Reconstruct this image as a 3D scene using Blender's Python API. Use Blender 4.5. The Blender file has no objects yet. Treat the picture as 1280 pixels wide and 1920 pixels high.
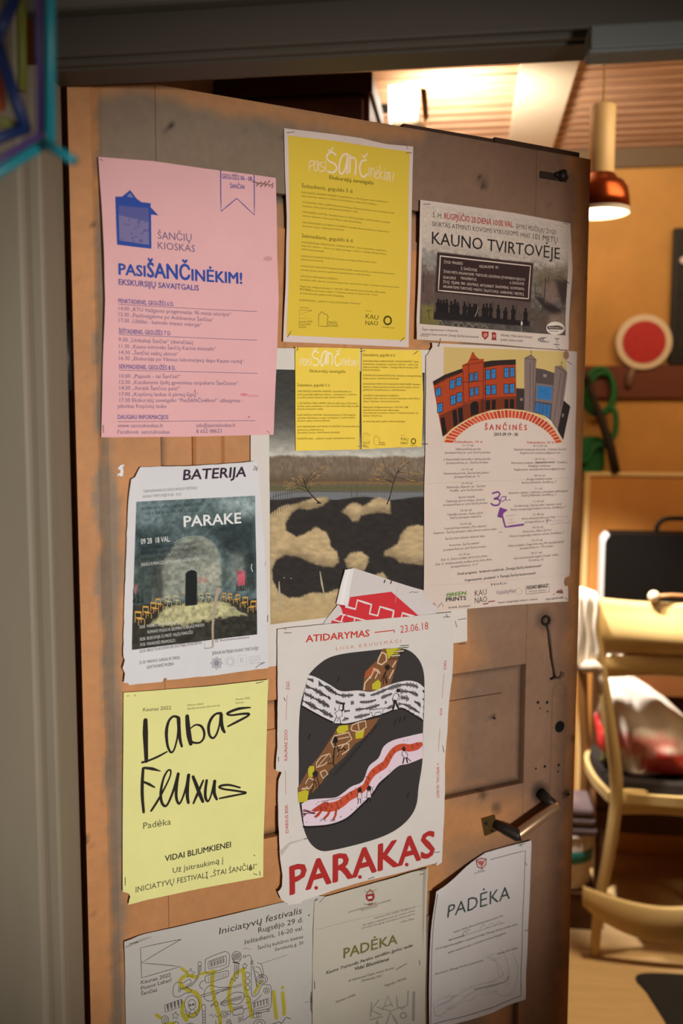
import bpy, bmesh, math, random
import numpy as np
from mathutils import Vector, Matrix
from mathutils.geometry import tessellate_polygon

random.seed(7)
rng = np.random.default_rng(5)
scene = bpy.context.scene
COL = scene.collection
FL = 1.40                                   # height of the door frame's zero line above the floor

# ------------------------------------------------------------------ camera
F = 1710.0                                  # focal length in pixels of a 1280x1920 frame
RW = np.array([[0.89277854, -0.45049185, 0.00188918],
               [-0.04081474, -0.08506097, -0.99553945],
               [0.4486431, 0.88871915, -0.09432732]])
CAM = np.array([-0.63194607, -1.22864979, 1.52990551])
cam_data = bpy.data.cameras.new('camera')
cam = bpy.data.objects.new('camera', cam_data)
COL.objects.link(cam)
m = Matrix.Identity(4)
for i in range(3):
    m[i][0] = RW[0][i]; m[i][1] = -RW[1][i]; m[i][2] = -RW[2][i]; m[i][3] = CAM[i]
cam.matrix_world = m
cam_data.sensor_fit = 'VERTICAL'
cam_data.sensor_height = 36.0
cam_data.lens = F / 1920 * 36.0
cam_data.clip_start = 0.05
cam_data.dof.use_dof = True
cam_data.dof.focus_distance = 1.37
cam_data.dof.aperture_fstop = 2.4
scene.camera = cam

# ------------------------------------------------------------------ view, world, lights
vs = scene.view_settings
vs.view_transform = 'Standard'; vs.look = 'None'; vs.gamma = 1.0; vs.exposure = 0.0
vs.use_curve_mapping = False
world = bpy.data.worlds.new('world'); scene.world = world
world.use_nodes = True
wb = world.node_tree.nodes['Background']
wb.inputs[0].default_value = (1.0, 0.86, 0.72, 1); wb.inputs[1].default_value = 0.098

# room axes: the doorway wall is turned 34.5 degrees to the open door
TH = math.radians(-34.5)
E1 = np.array([math.cos(TH), math.sin(TH), 0]); E2 = np.array([-math.sin(TH), math.cos(TH), 0])
HG = np.array([-0.415, 0, 0])
def W(a, b, z): return Vector(HG + E1 * a + E2 * b + np.array([0, 0, z]))
ROOM = Matrix.Translation(Vector(HG)) @ Matrix.Rotation(TH, 4, 'Z')      # room frame -> world

def spot(name, loc, target, energy, color, size, radius, blend=1.0):
    l = bpy.data.lights.new(name, 'SPOT'); l.energy = energy; l.color = color
    l.spot_size = math.radians(size); l.spot_blend = blend; l.shadow_soft_size = radius
    o = bpy.data.objects.new(name, l); COL.objects.link(o); o.location = loc
    o.rotation_euler = (Vector(target) - Vector(loc)).to_track_quat('-Z', 'Y').to_euler()
    return o
def area(name, loc, target, energy, color, sx, sy):
    l = bpy.data.lights.new(name, 'AREA'); l.energy = energy; l.color = color
    l.shape = 'RECTANGLE'; l.size = sx; l.size_y = sy
    o = bpy.data.objects.new(name, l); COL.objects.link(o); o.location = loc
    o.rotation_euler = (Vector(target) - Vector(loc)).to_track_quat('-Z', 'Y').to_euler()
    return o
def point(name, loc, energy, color, r):
    l = bpy.data.lights.new(name, 'POINT'); l.energy = energy; l.color = color; l.shadow_soft_size = r
    o = bpy.data.objects.new(name, l); COL.objects.link(o); o.location = loc
    return o
spot('hall_key_light', (-0.32, -2.45, 1.36), (-0.03, 0.0, 1.305), 215, (0.965, 0.995, 1.01), 40, 0.16, 0.62)  # unseen light added in the hall, its cone shaping the falloff on the door
spot('lamp_on_ceiling', W(0.43, 1.36, 2.27), W(0.52, 1.56, 2.45), 30, (1.0, 0.93, 0.85), 150, 0.05)
spot('lamp_into_room', W(0.42, 1.30, 2.28), W(0.94, 1.70, 1.06), 400, (1.0, 0.91, 0.78), 34, 0.03, 0.8)
area('room_fill', W(1.42, 1.12, 2.38), W(1.08, 1.95, 1.15), 11, (1.0, 0.73, 0.44), 0.9, 0.6)  # unseen warm fill, added to brighten the far wall and the plywood

# ------------------------------------------------------------------ colour and materials
def s2l(c):
    c = np.asarray(c, float) / 255.0
    return np.where(c <= 0.04045, c / 12.92, ((c + 0.055) / 1.055) ** 2.4)
def rgba(c): return tuple(s2l(c)) + (1.0,)
MATS = {}
def mat(name, color=(128, 128, 128), rough=0.7, metal=0.0, var=0.0, scale=20.0, stretch=(1, 1, 1), bump=0.0,
        attr=None, emit=None, spec=0.3, trans=0.0, dark=0.6):
    if name in MATS: return MATS[name]
    mt = bpy.data.materials.new(name); mt.use_nodes = True
    nt = mt.node_tree; b = nt.nodes['Principled BSDF']
    b.inputs['Roughness'].default_value = rough; b.inputs['Metallic'].default_value = metal
    b.inputs['Specular IOR Level'].default_value = spec
    b.inputs['Base Color'].default_value = rgba(color)
    base = None
    if attr:
        an = nt.nodes.new('ShaderNodeAttribute'); an.attribute_name = attr; base = an.outputs['Color']
    if var or bump:
        tc = nt.nodes.new('ShaderNodeTexCoord'); mp = nt.nodes.new('ShaderNodeMapping')
        mp.inputs['Scale'].default_value = stretch
        nz = nt.nodes.new('ShaderNodeTexNoise'); nz.inputs['Scale'].default_value = scale
        nz.inputs['Detail'].default_value = 6; nz.inputs['Roughness'].default_value = 0.65
        nt.links.new(tc.outputs['Object'], mp.inputs[0]); nt.links.new(mp.outputs[0], nz.inputs[0])
        if var:
            mx = nt.nodes.new('ShaderNodeMix'); mx.data_type = 'RGBA'; mx.blend_type = 'MULTIPLY'
            rp = nt.nodes.new('ShaderNodeMapRange')
            rp.inputs[1].default_value = 0.3; rp.inputs[2].default_value = 0.7
            rp.inputs[3].default_value = dark; rp.inputs[4].default_value = 1.12
            nt.links.new(nz.outputs[0], rp.inputs[0])
            mx.inputs[0].default_value = var
            if base: nt.links.new(base, mx.inputs[6])
            else: mx.inputs[6].default_value = rgba(color)
            nt.links.new(rp.outputs[0], mx.inputs[7])
            base = mx.outputs[2]
        if bump:
            bp = nt.nodes.new('ShaderNodeBump'); bp.inputs['Strength'].default_value = bump
            bp.inputs['Distance'].default_value = 0.002
            nt.links.new(nz.outputs[0], bp.inputs['Height']); nt.links.new(bp.outputs[0], b.inputs['Normal'])
    if base: nt.links.new(base, b.inputs['Base Color'])
    if emit:
        b.inputs['Emission Color'].default_value = rgba(emit[0]); b.inputs['Emission Strength'].default_value = emit[1]
    if trans:
        b.inputs['Transmission Weight'].default_value = trans
    MATS[name] = mt
    return mt

INK = mat('printed_ink', attr='Col', rough=0.85, spec=0.15)
DOORPAINT = mat('door_paint', attr='Col', rough=0.62, var=0.5, scale=60, dark=0.8, bump=0.25, spec=0.3)

# ------------------------------------------------------------------ tags and mesh helpers
def tag(o, label=None, cat=None, group=None, kind=None):
    if label: o['label'] = label
    if cat: o['category'] = cat
    if group: o['group'] = group
    if kind: o['kind'] = kind
    return o
def empty(name, loc=(0, 0, 0), parent=None, mw=None):
    o = bpy.data.objects.new(name, None); COL.objects.link(o); o.empty_display_size = 0.05
    if mw is not None: o.matrix_world = mw
    else: o.location = loc
    if parent: o.parent = parent
    return o
def link(name, me, material, parent=None):
    o = bpy.data.objects.new(name, me); COL.objects.link(o)
    if material: me.materials.append(material)
    if parent: o.parent = parent
    return o
def world_child(name, me, material, parent):
    """a child whose mesh is given in world coordinates"""
    o = link(name, me, material, parent)
    o.matrix_parent_inverse = parent.matrix_world.inverted() if parent else Matrix.Identity(4)
    return o
def bm_obj(name, bm, material, parent=None, smooth=False):
    me = bpy.data.meshes.new(name); bm.normal_update(); bm.to_mesh(me); bm.free()
    if smooth:
        for p in me.polygons: p.use_smooth = True
    return link(name, me, material, parent)
def box(bm, x0, x1, y0, y1, z0, z1, bev=0.0):
    r = bmesh.ops.create_cube(bm, size=1)
    vs_ = r['verts']
    for v in vs_:
        v.co = Vector(((x0 + x1) / 2 + v.co.x * (x1 - x0), (y0 + y1) / 2 + v.co.y * (y1 - y0), (z0 + z1) / 2 + v.co.z * (z1 - z0)))
    if bev:
        es = list({e for v in vs_ for e in v.link_edges})
        bmesh.ops.bevel(bm, geom=es, offset=bev, segments=2, affect='EDGES', profile=0.5)
def boxo(name, lims, material, parent=None, bev=0.0):
    bm = bmesh.new(); box(bm, *lims, bev=bev); return bm_obj(name, bm, material, parent)
def tube(bm, pts, rad, seg=12, cap=True, squash=None):
    pts = [Vector(p) for p in pts]; n = len(pts)
    if not hasattr(rad, '__len__'): rad = [rad] * n
    rings = []; ref = None
    for i, p in enumerate(pts):
        d = (pts[min(i + 1, n - 1)] - pts[max(i - 1, 0)]).normalized()
        if ref is None: ref = Vector((0, 0, 1)) if abs(d.z) < 0.9 else Vector((1, 0, 0))
        x = (ref - d * ref.dot(d)).normalized(); y = d.cross(x); ref = x
        sx, sy = squash if squash else (1, 1)
        rings.append([bm.verts.new(p + x * math.cos(t) * rad[i] * sx + y * math.sin(t) * rad[i] * sy)
                      for t in [2 * math.pi * k / seg for k in range(seg)]])
    for a, b in zip(rings, rings[1:]):
        for k in range(seg):
            bm.faces.new((a[k], a[(k + 1) % seg], b[(k + 1) % seg], b[k]))
    if cap:
        bm.faces.new(rings[0][::-1]); bm.faces.new(rings[-1])
def lathe(bm, prof, seg=32, center=(0, 0, 0)):
    c = Vector(center); rings = []
    for r, z in prof:
        rings.append([bm.verts.new(c + Vector((r * math.cos(2 * math.pi * k / seg), r * math.sin(2 * math.pi * k / seg), z))) for k in range(seg)])
    for a, b in zip(rings, rings[1:]):
        for k in range(seg): bm.faces.new((a[k], a[(k + 1) % seg], b[(k + 1) % seg], b[k]))
def catmull(pts, n=6):
    pts = [tuple(map(float, p)) for p in pts]
    if len(pts) < 3: return pts
    P = [pts[0]] + pts + [pts[-1]]; out = []
    for i in range(1, len(P) - 2):
        p0, p1, p2, p3 = map(np.array, P[i - 1:i + 3])
        for k in range(n):
            t = k / n
            out.append(tuple(0.5 * ((2 * p1) + (-p0 + p2) * t + (2 * p0 - 5 * p1 + 4 * p2 - p3) * t * t + (-p0 + 3 * p1 - 3 * p2 + p3) * t ** 3)))
    out.append(pts[-1]); return out

# ------------------------------------------------------------------ places seen in the photograph, put on the door or in the room
def ray(x, y): return RW.T @ np.array([(x - 640) / F, (y - 960) / F, 1.0])
def D(x, y):                                   # photograph -> point of the door's face (x, z)
    d = ray(x, y); t = -CAM[1] / d[1]; p = CAM + d * t
    return np.array([p[0], p[2]])
def DV(xy):
    xy = np.asarray(xy, float)
    d = np.stack([(xy[:, 0] - 640) / F, (xy[:, 1] - 960) / F, np.ones(len(xy))], 1) @ RW
    t = -CAM[1] / d[:, 1]; p = CAM + d * t[:, None]
    return p[:, [0, 2]]
def toPix(P):
    c = (np.asarray(P, float) - CAM) @ RW.T
    return np.stack([640 + F * c[:, 0] / c[:, 2], 960 + F * c[:, 1] / c[:, 2]], 1)

# ------------------------------------------------------------------ noise and polygon distance in numpy
_N = rng.random((256, 256))
def vnoise(x, y):
    xi = np.floor(x).astype(int); yi = np.floor(y).astype(int); fx = x - xi; fy = y - yi
    fx = fx * fx * (3 - 2 * fx); fy = fy * fy * (3 - 2 * fy)
    g = lambda a, b: _N[a % 256, b % 256]
    return (g(xi, yi) * (1 - fx) + g(xi + 1, yi) * fx) * (1 - fy) + (g(xi, yi + 1) * (1 - fx) + g(xi + 1, yi + 1) * fx) * fy
def fbm(x, y, s, o=4):
    r = 0; a = 0.5; t = 0
    for k in range(o):
        r = r + a * vnoise(x / s + 17 * k, y / s + 31 * k); t += a; a *= 0.55; s *= 0.5
    return r / t
def sdpoly(P, poly):
    poly = np.asarray(poly, float); x, y = P[:, 0], P[:, 1]
    d = np.full(len(P), 1e18); ins = np.zeros(len(P), bool); n = len(poly)
    for i in range(n):
        a = poly[i]; b = poly[(i + 1) % n]; e = b - a; w = P - a
        t = np.clip((w @ e) / max(e @ e, 1e-12), 0, 1); q = w - t[:, None] * e
        d = np.minimum(d, (q * q).sum(1))
        c = (a[1] > y) != (b[1] > y)
        with np.errstate(divide='ignore', invalid='ignore'):
            xx = (b[0] - a[0]) * (y - a[1]) / (b[1] - a[1]) + a[0]
        ins ^= c & (x < xx)
    d = np.sqrt(d); return np.where(ins, -d, d)

# ------------------------------------------------------------------ paper on the door
GRID = 0.012
STEEL = mat('staple_steel', (120, 112, 104), rough=0.4, metal=0.9)
class Paper:
    def __init__(s, name, label, cat, crop, layer, paper, outline, amp=0.0012, curls=(), group='papers pinned to the open door', rag=0.0, seed=1):
        s.c = crop; s.layer = layer; s.amp = amp; s.seed = seed; s.parts = {}; s.texts = []
        s.curls = [(D(*s.px(x, y)), r, h) for (x, y, r, h) in curls]
        poly = np.array([D(*s.px(*p)) for p in outline])
        cen = poly.mean(0)
        s.root = empty(name, (cen[0], -0.002, cen[1]))
        bpy.context.view_layer.update()
        s.inv = Matrix.Translation((-cen[0], 0.002, -cen[1]))
        tag(s.root, label, cat, group)
        # edges follow the traced outline with a slight fibre raggedness
        pts = []
        n = len(poly)
        for i in range(n):
            a, b = poly[i], poly[(i + 1) % n]; L = np.linalg.norm(b - a); k = max(1, int(L / 0.009))
            nrm = np.array([-(b - a)[1], (b - a)[0]]) / max(L, 1e-9)
            for j in range(k):
                q = a + (b - a) * j / k
                if rag and j: q = q + nrm * random.uniform(-rag, rag)
                pts.append(q)
        s.fill('sheet', pts, paper, lift=0.0, colored=True)
    def px(s, x, y): return (s.c[0] + x * s.c[2], s.c[1] + y * s.c[2])
    def d(s, x, y): return D(*s.px(x, y))
    def bump(s, u):
        u = np.asarray(u, float); x, z = u[:, 0], u[:, 1]; q = s.seed
        w = s.amp * (1 + 0.6 * np.sin(x * 31 + q * 1.7 + z * 9) + 0.5 * np.sin(z * 37 + q * 2.3 - x * 12) + 0.3 * np.sin((x + z) * 63 + q))
        for c, r, h in s.curls:
            w = w + h * np.exp(-((x - c[0]) ** 2 + (z - c[1]) ** 2) / (r * r))
        return 0.0012 + s.layer * 0.0017 + w
    def buf(s, part): return s.parts.setdefault(part, dict(v=[], f=[], c=[], ops=[]))
    def add(s, part, V, Fc, color, lift):
        b = s.buf(part); o = len(b['v']); V = np.asarray(V, float)
        w = s.bump(V) + lift
        for (x, z), y in zip(V, w): b['v'].append((x, -y, z))
        b['ops'].append((o, o + len(V), len(b['f']), len(b['f']) + len(Fc)))
        b['f'] += [tuple(i + o for i in f) for f in Fc]
        col = s2l(color)
        if np.ndim(col) == 1: b['c'] += [tuple(col)] * len(V)
        else: b['c'] += [tuple(q) for q in col]
    def fill(s, part, pts, color, lift=0.0003, holes=(), colored=True):
        """a filled outline, given in door coordinates"""
        loops = [[Vector((p[0], p[1], 0)) for p in pts]] + [[Vector((p[0], p[1], 0)) for p in h] for h in holes]
        tris = tessellate_polygon(loops); allp = [p for l in loops for p in l]
        P = np.array([[p.x, p.y] for p in allp])
        lo, hi = P.min(0), P.max(0)
        if max(hi - lo) < GRID * 0.8:
            s.add(part, P, tris, color, lift); return
        bm = bmesh.new(); vs_ = [bm.verts.new(p) for p in allp]
        for t in tris:
            try: bm.faces.new([vs_[i] for i in t])
            except ValueError: pass
        for ax in (0, 1):
            k = math.ceil(lo[ax] / GRID)
            while k * GRID < hi[ax]:
                co = Vector((0, 0, 0)); co[ax] = k * GRID; no = Vector((0, 0, 0)); no[ax] = 1
                bmesh.ops.bisect_plane(bm, geom=bm.verts[:] + bm.edges[:] + bm.faces[:], dist=1e-7, plane_co=co, plane_no=no)
                k += 1
        bm.verts.index_update()
        V = [(v.co.x, v.co.y) for v in bm.verts]; Fc = [tuple(v.index for v in f.verts) for f in bm.faces]
        bm.free(); s.add(part, V, Fc, color, lift)
    def poly(s, part, pts, color, z=1, smooth=False, holes=()):
        if smooth: pts = catmull(list(pts) + [pts[0]], 6)[:-1]
        s.fill(part, DV([s.px(*p) for p in pts]), color, 0.00022 + z * 0.00007, [DV([s.px(*p) for p in h]) for h in holes])
    def line(s, part, pts, w, color, z=2, smooth=False, taper=None, n=6):
        """an inked stroke of width w (in units of the crop) with round ends"""
        if smooth: pts = catmull(pts, n)
        U = DV([s.px(*p) for p in pts])
        P0 = s.d(*pts[0]); sc = np.linalg.norm(s.d(pts[0][0], pts[0][1] + 10) - P0) / 10
        # finer steps so that the stroke follows the paper
        Q = [U[0]]
        for a, b in zip(U, U[1:]):
            k = max(1, int(np.linalg.norm(b - a) / GRID))
            for j in range(1, k + 1): Q.append(a + (b - a) * j / k)
        Q = np.array(Q); n_ = len(Q)
        T = np.zeros_like(Q); T[1:-1] = Q[2:] - Q[:-2]; T[0] = Q[1] - Q[0]; T[-1] = Q[-1] - Q[-2]
        T /= np.maximum(np.linalg.norm(T, axis=1), 1e-9)[:, None]
        N = np.stack([-T[:, 1], T[:, 0]], 1)
        h = np.full(n_, w * sc / 2)
        if taper is not None: h = h * np.interp(np.linspace(0, 1, n_), np.linspace(0, 1, len(taper)), taper)
        V = list(Q + N * h[:, None]) + list(Q - N * h[:, None])
        Fc = [(i, i + 1, n_ + i + 1, n_ + i) for i in range(n_ - 1)]
        if w * sc > 0.0012:
            for i, sg in ((0, -1), (n_ - 1, 1)):
                o = len(V); V.append(Q[i])
                for k in range(7):
                    t = math.pi * k / 6
                    V.append(Q[i] + (N[i] * math.cos(t) + T[i] * sg * math.sin(t)) * h[i])
                Fc += [(o, o + 1 + k, o + 2 + k) for k in range(6)]
        s.add(part, np.array(V), Fc, color, 0.00022 + z * 0.00007)
    def disc(s, part, x, y, rx, ry, color, z=2, n=20):
        s.poly(part, [(x + rx * math.cos(2 * math.pi * k / n), y + ry * math.sin(2 * math.pi * k / n)) for k in range(n)], color, z)
    def ring(s, part, x, y, r, w, color, z=2, n=22):
        c = [(x + r * math.cos(2 * math.pi * k / n), y + r * math.sin(2 * math.pi * k / n)) for k in range(n + 1)]
        s.line(part, c, w, color, z)
    def text(s, part, body, p0, p1, cap, color, bold=0.0, shear=0.0, z=2):
        a, b = s.d(*p0), s.d(*p1)
        e = (b - a) / np.linalg.norm(b - a); n = np.array([-e[1], e[0]])
        vert = abs(p1[0] - p0[0]) < abs(p1[1] - p0[1])
        c = s.d(p0[0] + (cap if vert else 0), p0[1] - (0 if vert else cap)) - a
        TEXTS.append((s, part, body, a, b, abs(c @ n), color, bold, shear, 0.00022 + z * 0.00007))
    def raster(s, part, quad, fn, cell=0.0016, z=0):
        """a printed picture: a fine grid whose ink colour is worked out point by point"""
        q = [s.px(*p) for p in quad]
        w = np.linalg.norm(D(*q[1]) - D(*q[0])); h = np.linalg.norm(D(*q[3]) - D(*q[0]))
        n, m_ = int(w / cell) + 1, int(h / cell) + 1
        gx, gy = np.meshgrid(np.linspace(0, 1, n), np.linspace(0, 1, m_))
        gx, gy = gx.ravel()[:, None], gy.ravel()[:, None]; Q = np.array(quad, float)
        C = (Q[0] * (1 - gx) + Q[1] * gx) * (1 - gy) + (Q[3] * (1 - gx) + Q[2] * gx) * gy
        colors = np.clip(fn(C, gx[:, 0], gy[:, 0]), 0, 255)
        pxs = C * s.c[2] + np.array(s.c[:2])
        Fc = [(j * n + i, j * n + i + 1, (j + 1) * n + i + 1, (j + 1) * n + i) for j in range(m_ - 1) for i in range(n - 1)]
        s.add(part, DV(pxs), Fc, colors, 0.00022 + z * 0.00007)
    def staple(s, p0, p1, name='staple'):
        a, b = s.d(*p0), s.d(*p1); y = float(s.bump(np.array([(a + b) / 2]))[0]) + 0.0005
        bm = bmesh.new(); h = Vector((0, -0.0004, 0))
        A, B = Vector((a[0], -y, a[1])), Vector((b[0], -y, b[1]))
        tube(bm, [A + Vector((0, 0.0012, 0)), A + h, A + (B - A) * 0.06 + h * 1.6, B - (B - A) * 0.06 + h * 1.6, B + h, B + Vector((0, 0.0012, 0))], 0.00042, 6)
        me = bpy.data.meshes.new(name); bm.to_mesh(me); bm.free(); me.transform(s.inv)
        link(name, me, STEEL, s.root)
    def build(s):
        for part, b in s.parts.items():
            if not b['v']: continue
            V = np.array(b['v']); C = np.array(b['c'], float); ops = b['ops']; own = list(range(len(ops)))
            if part not in ('sheet', 'picture', 'illustration'):      # prints that stand well apart are parts of their own
                bx = [(V[o[0]:o[1]].min(0), V[o[0]:o[1]].max(0)) for o in ops]
                def find(i):
                    while own[i] != i: own[i] = own[own[i]]; i = own[i]
                    return i
                for i in range(len(ops)):
                    for j in range(i):
                        if np.linalg.norm(np.maximum(np.maximum(bx[i][0] - bx[j][1], bx[j][0] - bx[i][1])[[0, 2]], 0)) < 0.0175: own[find(i)] = find(j)
                own = [find(i) for i in range(len(ops))]
            else: own = [0] * len(ops)
            for g in dict.fromkeys(own):
                vi = np.concatenate([np.arange(o[0], o[1]) for o, k in zip(ops, own) if k == g])
                new = np.full(len(V), -1); new[vi] = np.arange(len(vi))
                Fc = [tuple(int(new[q]) for q in f) for o, k in zip(ops, own) if k == g for f in b['f'][o[2]:o[3]]]
                me = bpy.data.meshes.new(part)
                me.from_pydata([tuple(v) for v in V[vi]], [], Fc)
                at = me.attributes.new('Col', 'FLOAT_COLOR', 'POINT')
                at.data.foreach_set('color', np.hstack([C[vi], np.ones((len(vi), 1))]).astype(np.float32).ravel())
                me.transform(s.inv)
                if part == 'sheet':
                    for p in me.polygons: p.use_smooth = True
                link(part, me, PAPERM if part == 'sheet' else INK, s.root)
PAPERM = mat('paper', attr='Col', rough=0.9, var=0.35, scale=9, dark=0.88, spec=0.15)
TEXTS = []
PAPERS = []
def flush_texts():
    """sets every line of lettering and inks it on its paper"""
    objs = []
    def mk(body, bold):
        cu = bpy.data.curves.new('lettering', 'FONT'); cu.body = body; cu.size = 1.0; cu.resolution_u = 2; cu.offset = min(bold, 0.0)
        o = bpy.data.objects.new('lettering', cu); COL.objects.link(o); return o
    ref = mk('H', 0)
    for t in TEXTS: objs.append(mk(t[2], t[7]))
    bpy.context.view_layer.update()
    dg = bpy.context.evaluated_depsgraph_get()
    me = ref.evaluated_get(dg).to_mesh(); caph = max(v.co.y for v in me.vertices)
    for o, (p, part, body, a, b, cap, color, bold, shear, lift) in zip(objs, TEXTS):
        oe = o.evaluated_get(dg); me = oe.to_mesh(); nv = len(me.vertices)
        if not nv: continue
        co = np.zeros(nv * 3); me.vertices.foreach_get('co', co); co = co.reshape(-1, 3)[:, :2]
        Fc = [tuple(q.vertices) for q in me.polygons]
        x0, x1 = co[:, 0].min(), co[:, 0].max()
        L = np.linalg.norm(b - a); e = (b - a) / L; n = np.array([-e[1], e[0]])
        fx_, fy_ = L / (x1 - x0), cap / caph
        if bold >= .012: shifts = [(0, 0), (bold, 0), (-bold, 0), (0, bold * .8), (0, -bold * .8), (bold * .7, bold * .6), (-bold * .7, -bold * .6), (bold * .7, -bold * .6), (-bold * .7, bold * .6)]
        elif bold >= .0055: shifts = [(bold, bold * .5), (-bold, -bold * .5)]
        else: shifts = [(0, 0)]
        F0 = Fc
        for k_, (dx_, dy_) in enumerate(shifts):          # heavier strokes: the same letter inked again a hair's breadth away
            tx = (co[:, 0] - x0 + dx_) * fx_; ty = (co[:, 1] + dy_) * fy_
            V = a + (tx + shear * ty)[:, None] * e + ty[:, None] * n; Fc = F0
            if cap > 0.012:
                bm = bmesh.new(); vs_ = [bm.verts.new((q[0], q[1], 0)) for q in V]
                for f in Fc:
                    try: bm.faces.new([vs_[i] for i in f])
                    except ValueError: pass
                lo, hi = V.min(0), V.max(0)
                for ax in (0, 1):
                    k = math.ceil(lo[ax] / GRID)
                    while k * GRID < hi[ax]:
                        c_ = Vector((0, 0, 0)); c_[ax] = k * GRID; no = Vector((0, 0, 0)); no[ax] = 1
                        bmesh.ops.bisect_plane(bm, geom=bm.verts[:] + bm.edges[:] + bm.faces[:], dist=1e-7, plane_co=c_, plane_no=no); k += 1
                bm.verts.index_update()
                V = np.array([(v.co.x, v.co.y) for v in bm.verts]); Fc = [tuple(v.index for v in f.verts) for f in bm.faces]; bm.free()
            p.add(part, V, Fc, color, lift + k_ * 0.00002)
        oe.to_mesh_clear()
    for o in objs + [ref]:
        cu = o.data; bpy.data.objects.remove(o); bpy.data.curves.remove(cu)

# ================================================================== THE DOOR
GREY = np.array((132., 108., 86.)); GREYB = np.array((134., 98., 74.)); ORNG = np.array((186., 125., 75.)); DARKW = np.array((70., 48., 32.))
def door_colour(P):
    """grey paint worn through to the old ochre coat; P = points of the face (x, z)"""
    X = toPix(np.stack([P[:, 0], np.zeros(len(P)), P[:, 1]], 1)); x, y = X[:, 0], X[:, 1]
    wob = (fbm(x, y, 60) - 0.5) * 34
    def blob(poly, soft): return np.clip(0.5 - (sdpoly(X, poly) + wob) / soft, 0, 1)
    m_ = np.zeros(len(P))
    for poly, soft, a in [
        ([(120, 120), (179, 120), (181, 900), (190, 1300), (205, 1500), (212, 1930), (120, 1930)], 9, 1.0),
        ([(150, 120), (300, 130), (560, 195), (800, 240), (790, 262), (720, 262), (560, 240), (440, 215), (300, 180), (150, 172)], 26, 0.85),
        ([(505, 415), (800, 470), (800, 700), (505, 700)], 16, 1.0),
        ([(505, 372), (800, 400), (800, 465), (505, 430)], 10, 0.55),
        ([(205, 800), (560, 800), (560, 1950), (232, 1950), (232, 1500), (224, 1200), (222, 900), (205, 860)], 16, 1.0),
        ([(500, 1150), (872, 1140), (905, 1235), (860, 1300), (852, 1400), (858, 1490), (905, 1490), (985, 1500), (965, 1570), (900, 1590), (845, 1600), (840, 1700), (500, 1700)], 60, 0.9),
        ([(1072, 280), (1120, 290), (1120, 1300), (1062, 1950), (1048, 1950), (1052, 1600), (1066, 1300), (1064, 1140), (1068, 900)], 18, 0.95),
        ([(930, 1860), (962, 1870), (965, 1960), (900, 1960)], 30, 0.7),
        ([(740, 640), (860, 640), (860, 700), (740, 700)], 20, 1.0)]:
        m_ = np.maximum(m_, blob(poly, soft) * a)
    fine = (fbm(x, y, 9, 3) - 0.5)
    m_ = np.clip(m_ + fine * 0.12, 0, 1)
    kx = np.clip((x - 500 + (fbm(x, y, 220) - .5) * 500) / 500, 0, 1)[:, None]       # warmer light towards the lock side, painted in as a browner grey
    c = (GREY * (1 - kx) + GREYB * kx) * (1 - m_)[:, None] + ORNG * m_[:, None]
    c = c * (1 + (fbm(x + 400, y, 130) - 0.5) * 0.16)[:, None]
    # chips, knots and old marks that belong to the wood
    for px, py, r, a in [(907, 348, 5, .5), (899, 332, 4, .4), (320, 235, 6, .7), (314, 240, 4, .6), (905, 1490, 7, .4), (925, 1345, 4, .6), (905, 340, 10, .12),
                         (1012, 1487, 15, .7), (1020, 1163, 15, .35), (855, 1170, 5, .4), (165, 1040, 3, .6), (172, 420, 3, .5), (160, 1575, 5, .6), (168, 1590, 4, .6),
                         (1076, 1385, 5, .5), (1060, 1488, 6, .6), (1100, 520, 4, .4), (365, 885, 4, .3), (240, 842, 3, .4), (930, 1515, 9, .35)]:
        d = np.hypot(x - px, (y - py) * 0.8)
        c = c * (1 - a * np.clip(1.4 - d / r, 0, 1))[:, None]
    spk = np.clip((vnoise(x / 5.0, y / 6.0) - 0.95) * 9, 0, 1) * 0.3
    return c * (1 - spk)[:, None]
door = empty('door_1', (-0.402, 0.02, 0)); tag(door, 'old panelled door in worn grey and ochre paint, standing ajar and covered in papers', None, None, 'structure')
bpy.context.view_layer.update()
T_DOOR = 0.040
def zz(v): return FL - v
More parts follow.
